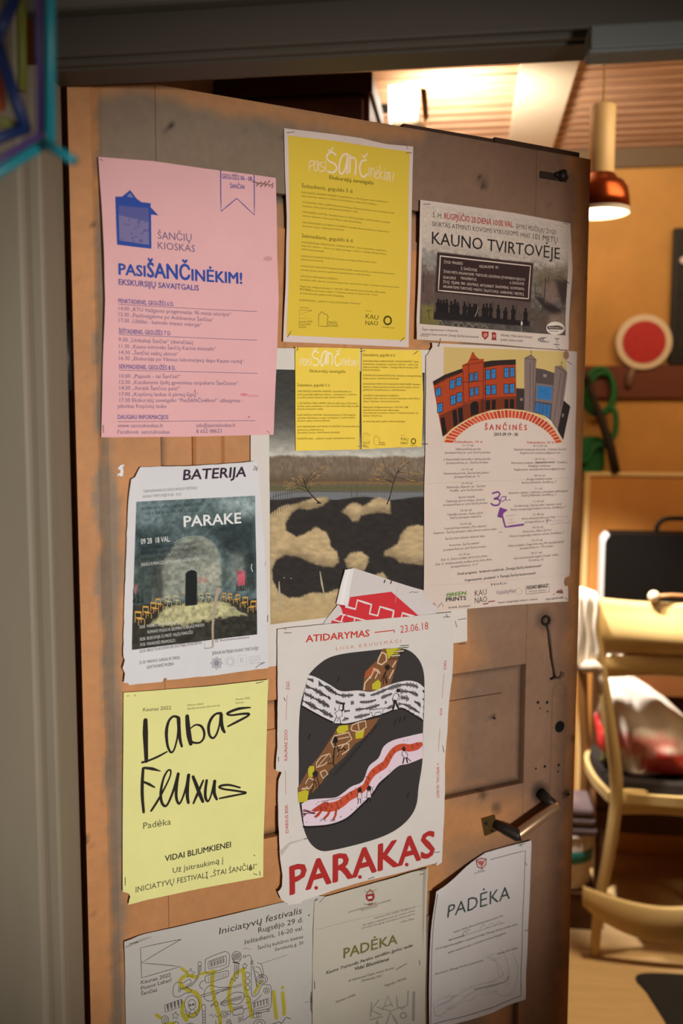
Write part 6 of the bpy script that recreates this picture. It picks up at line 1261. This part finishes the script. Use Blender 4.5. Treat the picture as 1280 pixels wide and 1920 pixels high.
bm = bmesh.new(); tube(bm, [(.030, -.054, -.004), (.036, -.056, -.03), (.038, -.054, -.062), (.036, -.052, -.075)], [.011, .012, .010, .005], 10); part('loose_end', bm, CLOTH, cl, True)

# -- short stick with a round knob, lying along the chair's top rail
ks = thing('drumstick', 'short stick with a pale round knob lying on the chair back rail', 'stick', 1.052, 1.512, 1.0495)
bm = bmesh.new(); tube(bm, [(.008, 0, 0), (.05, .006, .003), (.20, .0, .0)], [.0065, .006, .006], 10); part('shaft', bm, mat('ash_wood', (168, 124, 84), rough=.5), ks, True)
bm = bmesh.new(); bmesh.ops.create_uvsphere(bm, u_segments=16, v_segments=10, radius=.0165); part('knob', bm, mat('pale_knob', (226, 206, 184), rough=.4), ks, True)

# -- low table carrying the suitcase, plywood board behind
DKW = mat('dark_brown_wood', (92, 58, 34), rough=.55, var=.7, scale=8, stretch=(.3, 3, 3), dark=.6)
tb = thing('table', 'dark brown wooden table under the black suitcase', 'table', 1.34, 1.94, 0)
pbox('tabletop', (-.40, .40, -.095, .095, .80, .835), DKW, tb); pbox('apron', (-.38, .38, -.088, -.070, .66, .80), mat('brown_apron', (122, 74, 38), rough=.6, var=.5, scale=8), tb)
for sx in (-1, 1):
    for sy in (-1, 1): pbox('leg', (sx * .36 - .02, sx * .36 + .02, sy * .07 - .02, sy * .07 + .02, 0, .80), DKW, tb)
pbox('lower_shelf', (-.38, .38, -.09, .09, .26, .285), DKW, tb); pbox('back_panel', (-.38, .38, .078, .092, .12, .80), mat('umber_panel', (86, 56, 32), rough=.7), tb)
SC = mat('black_vinyl', (15, 12, 11), rough=.65, var=.3, scale=60, bump=.2, spec=.12)
sc = thing('suitcase', 'black suitcase with a rounded corner and a carrying handle standing behind the chair', 'suitcase', 1.195, 1.94, .836)
def rounded(bm, w, h, d, r, y0=0):
    pr = []
    for cx, cz, a0 in ((w / 2 - r, h - r, 0), (-w / 2 + r, h - r, 90), (-w / 2 + r, r, 180), (w / 2 - r, r, 270)):
        for k in range(7): a = math.radians(a0 + k * 15); pr.append((cx + r * math.cos(a), cz + r * math.sin(a)))
    F_ = [bm.verts.new((x, y0 - d / 2, z)) for x, z in pr]; B_ = [bm.verts.new((x, y0 + d / 2, z)) for x, z in pr]
    bm.faces.new(F_); bm.faces.new(B_[::-1])
    for i in range(len(pr)): bm.faces.new((F_[i], B_[i], B_[(i + 1) % len(pr)], F_[(i + 1) % len(pr)]))
bm = bmesh.new(); rounded(bm, .452, .347, .022, .035, -.052); part('shell', bm, SC, sc)
bm = bmesh.new(); rounded(bm, .452, .347, .022, .035, .050); part('shell', bm, SC, sc)
bm = bmesh.new(); rounded(bm, .450, .345, .080, .034, 0); part('middle_band', bm, SC, sc)
bm = bmesh.new(); rounded(bm, .464, .352, .086, .037, -.012); bmesh.ops.bisect_plane(bm, geom=bm.verts[:] + bm.edges[:] + bm.faces[:], plane_co=(-.214, 0, 0), plane_no=(1, 0, 0), clear_outer=True); part('lit_edge', bm, mat('lit_edge_white', (222, 222, 226), rough=.5, metal=.2), sc)  # lamplight on the case's left side, put in as a pale edge piece
bm = bmesh.new(); tube(bm, catmull([(-.062, -.03, .352), (-.056, -.03, .378), (-.03, -.03, .396), (.03, -.03, .396), (.056, -.03, .378), (.062, -.03, .352)], 5), .0075, 10); part('handle', bm, SC, sc, True)
pb = thing('plywood_board', 'upright orange plywood board with bright edges behind the suitcase', 'board', 1.372, 2.058, 0)
PLW = mat('orange_plywood', (208, 142, 72), rough=.6, var=.5, scale=6, stretch=(1, 1, .3), dark=.8)
pbox('panel', (-.435, .50, -.006, .012, .10, 1.366), PLW, pb); 
EDG = mat('lit_edging', (232, 198, 138), rough=.45)  # light on the board's edges, put into the colour as paler strips
pbox('lit_edge_strip', (-.447, .512, -.012, .016, 1.360, 1.374), EDG, pb); pbox('lit_edge_strip', (-.452, -.434, -.012, .016, 0, 1.374), EDG, pb); pbox('lit_edge_strip', (.498, .514, -.012, .016, 0, 1.374), EDG, pb)

# -- bags and pots
def bag(name, label, a, b, z, prof, cols, ry):
    bg = thing(name, label, 'bag', a, b, z)
    bm = bmesh.new(); seg = 30; rings = []
    for i, (rx, rz, cx) in enumerate(prof):
        ring = []
        for k in range(seg):
            t = 2 * math.pi * k / seg; w_ = 1 + .07 * math.sin(5 * t + i * 1.3) + .05 * math.sin(9 * t - i * 2)
            ring.append(bm.verts.new((cx + rx * math.cos(t) * w_, rx * ry * math.sin(t) * w_, rz + .006 * math.sin(4 * t + i))))
        rings.append(ring)
    for A_, B_ in zip(rings, rings[1:]):
        for k in range(seg): bm.faces.new((A_[k], A_[(k + 1) % seg], B_[(k + 1) % seg], B_[k]))
    bm.faces.new(rings[0][::-1]); bm.faces.new(rings[-1])
    bmesh.ops.subdivide_edges(bm, edges=bm.edges[:], cuts=1, use_grid_fill=True, smooth=.6)
    me = bpy.data.meshes.new('plastic'); bm.normal_update(); bm.to_mesh(me); bm.free()
    P = np.array([v.co[:] for v in me.vertices]); C = np.tile(np.array(cols[0], float), (len(P), 1))
    for (cx, cz, rx, rz, col) in cols[1:]:
        d = np.hypot((P[:, 0] - cx) / rx, (P[:, 2] - cz) / rz) + .35 * (fbm(P[:, 0] * 300, P[:, 2] * 300, 20) - .5)
        C = mixc(C, col, np.clip((1.1 - d) / .2, 0, 1) * (P[:, 1] < .05))
    at_ = me.attributes.new('Col', 'FLOAT_COLOR', 'POINT'); at_.data.foreach_set('color', np.hstack([s2l(C), np.ones((len(C), 1))]).astype(np.float32).ravel())
    for p in me.polygons: p.use_smooth = True
    o = link('plastic', me, mat('bag_plastic', attr='Col', rough=.35, spec=.5), bg)
    return bg
bg = bag('shopping_bag', 'white plastic bag with red print slumped on the chair seat', 1.082, 1.60, .526, [(.14, 0.0, .0), (.150, .02, .0), (.156, .06, -.003), (.150, .10, -.015), (.125, .15, -.035), (.095, .20, -.06), (.065, .235, -.085), (.04, .26, -.10), (.03, .275, -.10)],
         [(226, 216, 208), (.035, .035, .085, .040, (176, 42, 40)), (-.07, .085, .05, .03, (212, 130, 124)), (.09, .020, .05, .025, (150, 40, 38)), (0, .10, .06, .02, (226, 150, 146)), (-.165, .09, .03, .06, (206, 60, 56)), (-.125, .03, .03, .03, (130, 150, 70))], .62)
bm = bmesh.new(); tube(bm, catmull([(-.125, 0, .27), (-.14, .0, .305), (-.125, .0, .335), (-.095, 0, .32), (-.087, 0, .27)], 5), .006, 8); part('handle', bm, CLOTH, bg, True)
bd = thing('cloth_bundle', 'grey purple cloth bundled on top of the small pot beside the door edge', 'cloth', 0.850, 1.665, .293)
cr = thing('crate', 'low brown wooden box under the small pot beside the door edge', 'crate', 0.845, 1.665, 0)
pbox('side_board', (-.095, .085, -.075, -.06, 0, .108), DKW, cr); pbox('side_board', (-.095, .085, .06, .075, 0, .108), DKW, cr); pbox('end_board', (-.095, -.08, -.06, .06, 0, .108), DKW, cr); pbox('end_board', (.07, .085, -.06, .06, 0, .108), DKW, cr); pbox('lid', (-.097, .087, -.077, .077, .108, .116), DKW, cr)
bm = bmesh.new()
for k in range(3):
    box(bm, -.085 + .004 * k, .08 - .006 * k, -.075, .075, .030 * k, .030 * k + .029, .010)
part('folds', bm, mat('grey_purple_cloth', (112, 96, 100), rough=.9, var=.4, scale=30), bd, True)
pot = thing('enamel_pot', 'small white pot with a teal band standing on the low box beside the door edge', 'pot', 0.848, 1.665, 0.1165)
bm = bmesh.new(); lathe(bm, [(0, 0), (.062, 0), (.070, .012), (.076, .09), (.076, .17), (.073, .174), (.071, .17), (.069, .02), (0, .015)], 28); part('body', bm, mat('white_enamel', (222, 212, 200), rough=.3, spec=.5), pot, True)
bm = bmesh.new(); lathe(bm, [(.0755, .088), (.0775, .09), (.0775, .125), (.0755, .127)], 28); part('band', bm, mat('teal_enamel', (52, 128, 122), rough=.3), pot, True)
bm = bmesh.new(); tube(bm, [(.0745 * math.cos(t), .0745 * math.sin(t), .172) for t in np.linspace(0, 2 * math.pi, 29)], .005, 8, False); part('rim', bm, mat('white_enamel', (222, 212, 200)), pot, True)
# dark mat on the plywood floor
mt_ = thing('floor_mat', 'dark floor mat with a curved edge at the lower right', 'mat', 1.27, 1.17, 0.001)
bm = bmesh.new(); out = catmull([(-.225, .02), (-.245, .12), (-.255, .195), (-.10, .215), (.30, .22), (.30, -.35), (-.19, -.35), (-.20, -.15)], 5)
lo = [bm.verts.new((x, y, 0)) for x, y in out]; hi = [bm.verts.new((x, y, .007)) for x, y in out]
bm.faces.new(hi); bm.faces.new(lo[::-1])
for i in range(len(out)): bm.faces.new((lo[i], lo[(i + 1) % len(out)], hi[(i + 1) % len(out)], hi[i]))
part('mat_surface', bm, mat('charcoal_mat', (44, 42, 44), rough=.95, var=.4, scale=80), mt_)

# -- on the far wall
YF = 2.12
bm = bmesh.new(); box(bm, -0.05, 2.2, YF - .022, YF, 1.625, 1.735, .003)
room_mesh('trim_6', bm, mat('red_brown_board', (112, 58, 36), rough=.6, var=.5, scale=6, stretch=(.3, 3, 3)))
dp = thing('signal_paddle', 'round red signal disc with a white rim hanging on the far wall', 'sign', 1.108, YF - .034, 1.812)
bm = bmesh.new(); lathe(bm, [(0, 0), (.090, 0), (.0925, .003), (.0925, .009), (.090, .012), (0, .012)], 40); bmesh.ops.rotate(bm, verts=bm.verts, cent=(0, 0, 0), matrix=Matrix.Rotation(math.radians(-90), 3, 'X')); part('disc', bm, mat('cream_paint', (226, 204, 170), rough=.5), dp)
bm = bmesh.new(); lathe(bm, [(0, 0), (.0705, 0), (.0705, .002), (0, .002)], 40); bmesh.ops.rotate(bm, verts=bm.verts, cent=(0, 0, 0), matrix=Matrix.Rotation(math.radians(90), 3, 'X')); o = part('red_face', bm, mat('signal_red', (190, 42, 38), rough=.5, var=.3, scale=30), dp)
bm = bmesh.new(); tube(bm, [(-.032, .006, -.086), (-.042, .004, -.115), (-.046, .002, -.148)], [.011, .012, .010], 12); part('handle', bm, mat('grey_grip', (132, 104, 84), rough=.5), dp, True)
bm = bmesh.new(); tube(bm, [(0, .008, .0), (0, .034, .0)], .006, 8); part('nail', bm, DARKIRON, dp)
pc = thing('picture', 'dark framed picture at the right edge of the far wall', 'picture', 1.395, YF - .001, 1.725)
pbox('frame', (-.20, .20, -.025, -.003, .012, .462), mat('black_frame', (30, 24, 22), rough=.5), pc); pbox('print', (-.180, .180, -.028, -.024, .032, .44), mat('dark_print', (46, 38, 30), rough=.6, var=1, scale=22, dark=.3), pc, .0005)
bm = bmesh.new(); bmesh.ops.create_uvsphere(bm, u_segments=12, v_segments=8, radius=.012); bmesh.ops.scale(bm, vec=(1, .3, 1), verts=bm.verts); bmesh.ops.translate(bm, verts=bm.verts, vec=(-.168, -.029, .355)); part('pale_spot', bm, mat('pale_knob', (226, 206, 184)), pc)
# green cord coil on a hook and a dark stick beside it
GRN = mat('green_rubber', (38, 104, 52), rough=.5)
co = thing('cord_coil', 'green cord coil hanging from the wall board beside the door edge', 'cord', 0.965, YF - .046, 1.71)
for k, (dx, w, h, z0) in enumerate([(0, .046, .075, -.06), (.008, .044, .070, -.07), (-.004, .050, .078, -.065)]):
    bm = bmesh.new(); tube(bm, [(dx + w * math.cos(t), .005 * k + .003 * math.sin(2 * t), z0 + h * math.sin(t)) for t in np.linspace(0, 2 * math.pi, 25)], .0085, 8, False); part('loop', bm, GRN, co, True)
bm = bmesh.new(); tube(bm, catmull([(.03, .0, -.11), (.055, .0, -.14), (.055, .0, -.20), (.03, .0, -.24), (-.01, .0, -.25), (-.04, .0, -.30), (-.06, .0, -.28)], 6), .010, 10); part('tail', bm, GRN, co, True)
bm = bmesh.new(); rounded(bm, .09, .13, .014, .03, .022); bmesh.ops.translate(bm, verts=bm.verts, vec=(-.02, 0, -.345)); part('spool_plate', bm, GRN, co)
bm = bmesh.new(); tube(bm, [(0, .026, -.0), (0, .0, .005), (0, -.006, .016)], .004, 8); part('hook', bm, DARKIRON, co)
sk = thing('walking_stick', 'dark tapering stick standing on the plywood board against the far wall', 'stick', 1.022, 2.050, 1.3745)
bm = bmesh.new(); tube(bm, [(0, 0, .0), (-.018, -.002, .08), (-.05, -.004, .17), (-.084, -.004, .26), (-.096, -.004, .30)], [.016, .0155, .0135, .010, .008], 12); part('shaft', bm, mat('dark_stick', (46, 34, 26), rough=.6), sk, True)
bm = bmesh.new(); tube(bm, [(-.096, -.004, .30), (-.102, -.004, .32), (-.118, -.004, .33), (-.132, -.004, .318)], .009, 10); part('crook', bm, mat('dark_stick', (46, 34, 26)), sk, True)

# -- wardrobe in the left corner
WD = mat('mahogany', (98, 56, 34), rough=.5, var=.7, scale=5, stretch=(3, 3, .3), dark=.65)
wd = thing('wardrobe', 'tall dark brown wooden wardrobe above and behind the door at the left', 'wardrobe', 0.11, 1.22, 0)
pbox('carcass', (-.18, .178, -.20, .30, 0, 2.285), WD, wd); pbox('cornice', (-.183, .186, -.215, .30, 2.285, 2.33), mat('mahogany_dark', (70, 40, 26), rough=.5), wd)
d1 = pbox('door_leaf', (-.165, .165, -.222, -.202, .12, 2.27), WD, wd); pbox('door_panel', (-.12, .12, -.227, -.221, .22, 2.18), WD, d1)
bm = bmesh.new(); bmesh.ops.create_uvsphere(bm, u_segments=12, v_segments=8, radius=.014); bmesh.ops.translate(bm, verts=bm.verts, vec=(.135, -.236, 1.05)); part('knob', bm, IRON, d1, True)
# -- bright lamp fixed to the wardrobe's side
lp = thing('wall_lamp', 'glowing square white lamp fixed to the side of the wardrobe near the ceiling', 'lamp', 0.35, 1.30, 2.345)
GLOW = mat('lamp_glass', (255, 250, 240), rough=.4, emit=((255, 244, 226), 9.0))
bm = bmesh.new()
A_ = [bm.verts.new(q) for q in ((-.040, -.03, .045), (.022, -.03, .050), (.036, .03, .050), (-.040, .03, .045))]; B_ = [bm.verts.new(q) for q in ((-.038, -.036, -.035), (.034, -.036, -.030), (.030, .03, -.030), (-.038, .03, -.035))]
bm.faces.new(A_); bm.faces.new(B_[::-1])
for i in range(4): bm.faces.new((A_[i], B_[i], B_[(i + 1) % 4], A_[(i + 1) % 4]))
part('shade', bm, GLOW, lp)
bm = bmesh.new(); tube(bm, [(-.03, 0, -.036), (.0, 0, -.050), (.036, .0, -.052), (.05, .0, -.06)], [.02, .026, .022, .012], 14); part('lower_cup', bm, mat('cream_plastic', (214, 192, 160), rough=.5), lp, True)
bm = bmesh.new(); v_ = [bm.verts.new(q) for q in ((.040, -.03, .036), (.056, -.03, .034), (.060, -.02, -.02), (.048, -.02, -.030), (.040, .03, .036), (.056, .03, .034), (.060, .03, -.02), (.048, .03, -.030))]
for f in ((0, 1, 2, 3), (7, 6, 5, 4), (0, 4, 5, 1), (1, 5, 6, 2), (2, 6, 7, 3), (3, 7, 4, 0)): bm.faces.new([v_[i] for i in f])
part('side_flap', bm, DKW, lp)
bm = bmesh.new(); tube(bm, [(-.062, .0, .0), (-.03, .0, .0)], .012, 10); part('bracket', bm, DARKIRON, lp)

# -- pendant lamp by the door
PA, PB_ = 0.838, 1.30
pn = thing('pendant_lamp', 'pendant lamp with a cream tube and a copper dome lit from inside', 'lamp', PA + .008, PB_, 2.0)
bm = bmesh.new(); lathe(bm, [(0, .328), (.030, .328), (.0315, .324), (.0315, .158), (.030, .155), (0, .155)], 32); part('tube', bm, mat('cream_metal', (222, 196, 146), rough=.4, spec=.4), pn, True)
bm = bmesh.new(); lathe(bm, [(.032, .162), (.036, .158), (.040, .150), (.055, .142), (.066, .125), (.071, .100), (.0725, .072), (.0715, .072), (.069, .10), (.062, .125), (.05, .138), (.03, .146)], 40); part('dome', bm, mat('copper', (166, 78, 40), rough=.28, metal=.9, var=.3, scale=10), pn, True)
bm = bmesh.new(); lathe(bm, [(.0735, .074), (.0735, .066), (.070, .064), (.0695, .073)], 40); part('rim', bm, mat('white_enamel', (222, 212, 200)), pn, True)
bm = bmesh.new(); lathe(bm, [(0, .066), (.055, .066), (.069, .070)], 40); part('diffuser', bm, mat('pendant_glow', (255, 246, 230), emit=((255, 238, 208), 3.2)), pn, True)
bm = bmesh.new(); tube(bm, [(0, 0, .327), (.001, 0, .39), (0, 0, .449)], .0028, 8); part('cord', bm, mat('beige_cord', (178, 144, 96), rough=.7), pn, True)
bm = bmesh.new(); tube(bm, catmull([(0, 0, .438), (-.012, .0, .430), (-.03, .0, .434), (-.045, .0, .446), (-.055, .0, .449)], 5), .003, 8); part('slack_cord', bm, mat('white_cord', (226, 214, 196), rough=.7), pn, True)
bm = bmesh.new(); tube(bm, [(-.016, 0, .446), (0, 0, .438), (.014, 0, .446)], .004, 8); part('ceiling_hook', bm, DARKIRON, pn, True)
point('pendant_bulb', W(PA + .008, PB_, 2.045), 3, (1.0, 0.74, 0.42), 0.04)
spot('pendant_beam', W(PA + .008, PB_, 2.055), W(PA + .02, PB_, 0), 80, (1.0, 0.80, 0.52), 74, 0.04, 0.9)

# ================================================================== ON THE NEAR SIDE
# grey box on the header
bxm = thing('junction_box', 'grey painted block fixed to the door header at upper right', 'box', 0.735, -.092, 1.927)
pbox('casing', (-.094, .11, .0, .036, .0, .0295), mat('grey_box_paint', (104, 103, 94), rough=.5), bxm, .003); pbox('lid', (-.092, .108, -.004, .0, .003, .0265), mat('grey_box_paint', (124, 124, 116)), bxm, .0015)
# straw ornament hanging close to the camera
orn = empty('straw_ornament', tuple(CAM + ray(-40, 60) * .70)); tag(orn, 'hanging ornament of turquoise, purple and navy drinking straws at the upper left', 'ornament')
bpy.context.view_layer.update()
oinv = orn.matrix_world.inverted()
RT_, UP_, FW_ = Vector(RW[0]), Vector(-RW[1]), Vector(RW[2])
def op(x, y, d=0.0): return oinv @ Vector(CAM + ray(x, y) * (.70 + d))
TQ, PU_, NV, YE = mat('turquoise_straw', (22, 128, 136), rough=.4, spec=.5), mat('purple_straw', (84, 60, 108), rough=.4), mat('navy_straw', (24, 40, 84), rough=.4), mat('yellow_straw', (112, 108, 40), rough=.5)
OG_ = mat('orange_straw', (196, 84, 50), rough=.4)
def straw(name, a, b, r, m_, d=(0, 0)):
    bm = bmesh.new(); pa, pb_ = op(*a, d[0]), op(*b, d[1]); tube(bm, [pa, pb_], r, 14)
    o = part(name, bm, m_, orn, True); return o
r_ = .0040
straw('turquoise_straw', (94, -330), (95, 266), r_, TQ); straw('turquoise_straw', (92, 266), (-160, 418), r_, TQ); straw('turquoise_straw', (94, -330), (-160, -480), r_, TQ, (0, .02)); straw('turquoise_straw', (-160, 418), (-330, 266), r_, TQ, (0, .1)); straw('turquoise_straw', (-330, 266), (-330, -330), r_, TQ, (.1, .1)); straw('turquoise_straw', (-330, -330), (-160, -480), r_, TQ, (.1, .02))
straw('turquoise_straw', (84, 268), (140, 302), .0037, TQ, (-.012, -.02))
straw('purple_straw', (76, -300), (77, 250), r_, PU_, (.012, .012)); straw('purple_straw', (80, 254), (-150, 392), r_, PU_, (.012, .012)); straw('purple_straw', (76, -300), (-150, -440), r_, PU_, (.012, .03))
straw('navy_straw', (30, -10), (-14, 92), .0050, NV, (.03, .03)); straw('navy_straw', (-14, 60), (50, 246), .0050, NV, (.03, .03)); straw('navy_straw', (54, 240), (-120, 300), .0046, NV, (.03, .03)); straw('navy_straw', (30, -10), (-60, -180), .0046, NV, (.03, .05))
straw('yellow_straw', (40, -60), (42, 170), .0050, YE, (.26, .26)); straw('yellow_straw', (-50, 215), (44, 240), .0040, YE, (.04, .05)); straw('orange_straw', (-6, 120), (2, 205), .0040, OG_, (.06, .06))
bm = bmesh.new(); tube(bm, [op(-160, -480, .02), op(-160, -900, .02)], .0008, 6); part('thread', bm, mat('white_cord', (226, 214, 196)), orn)

flush_texts()
for p in PAPERS: p.build()
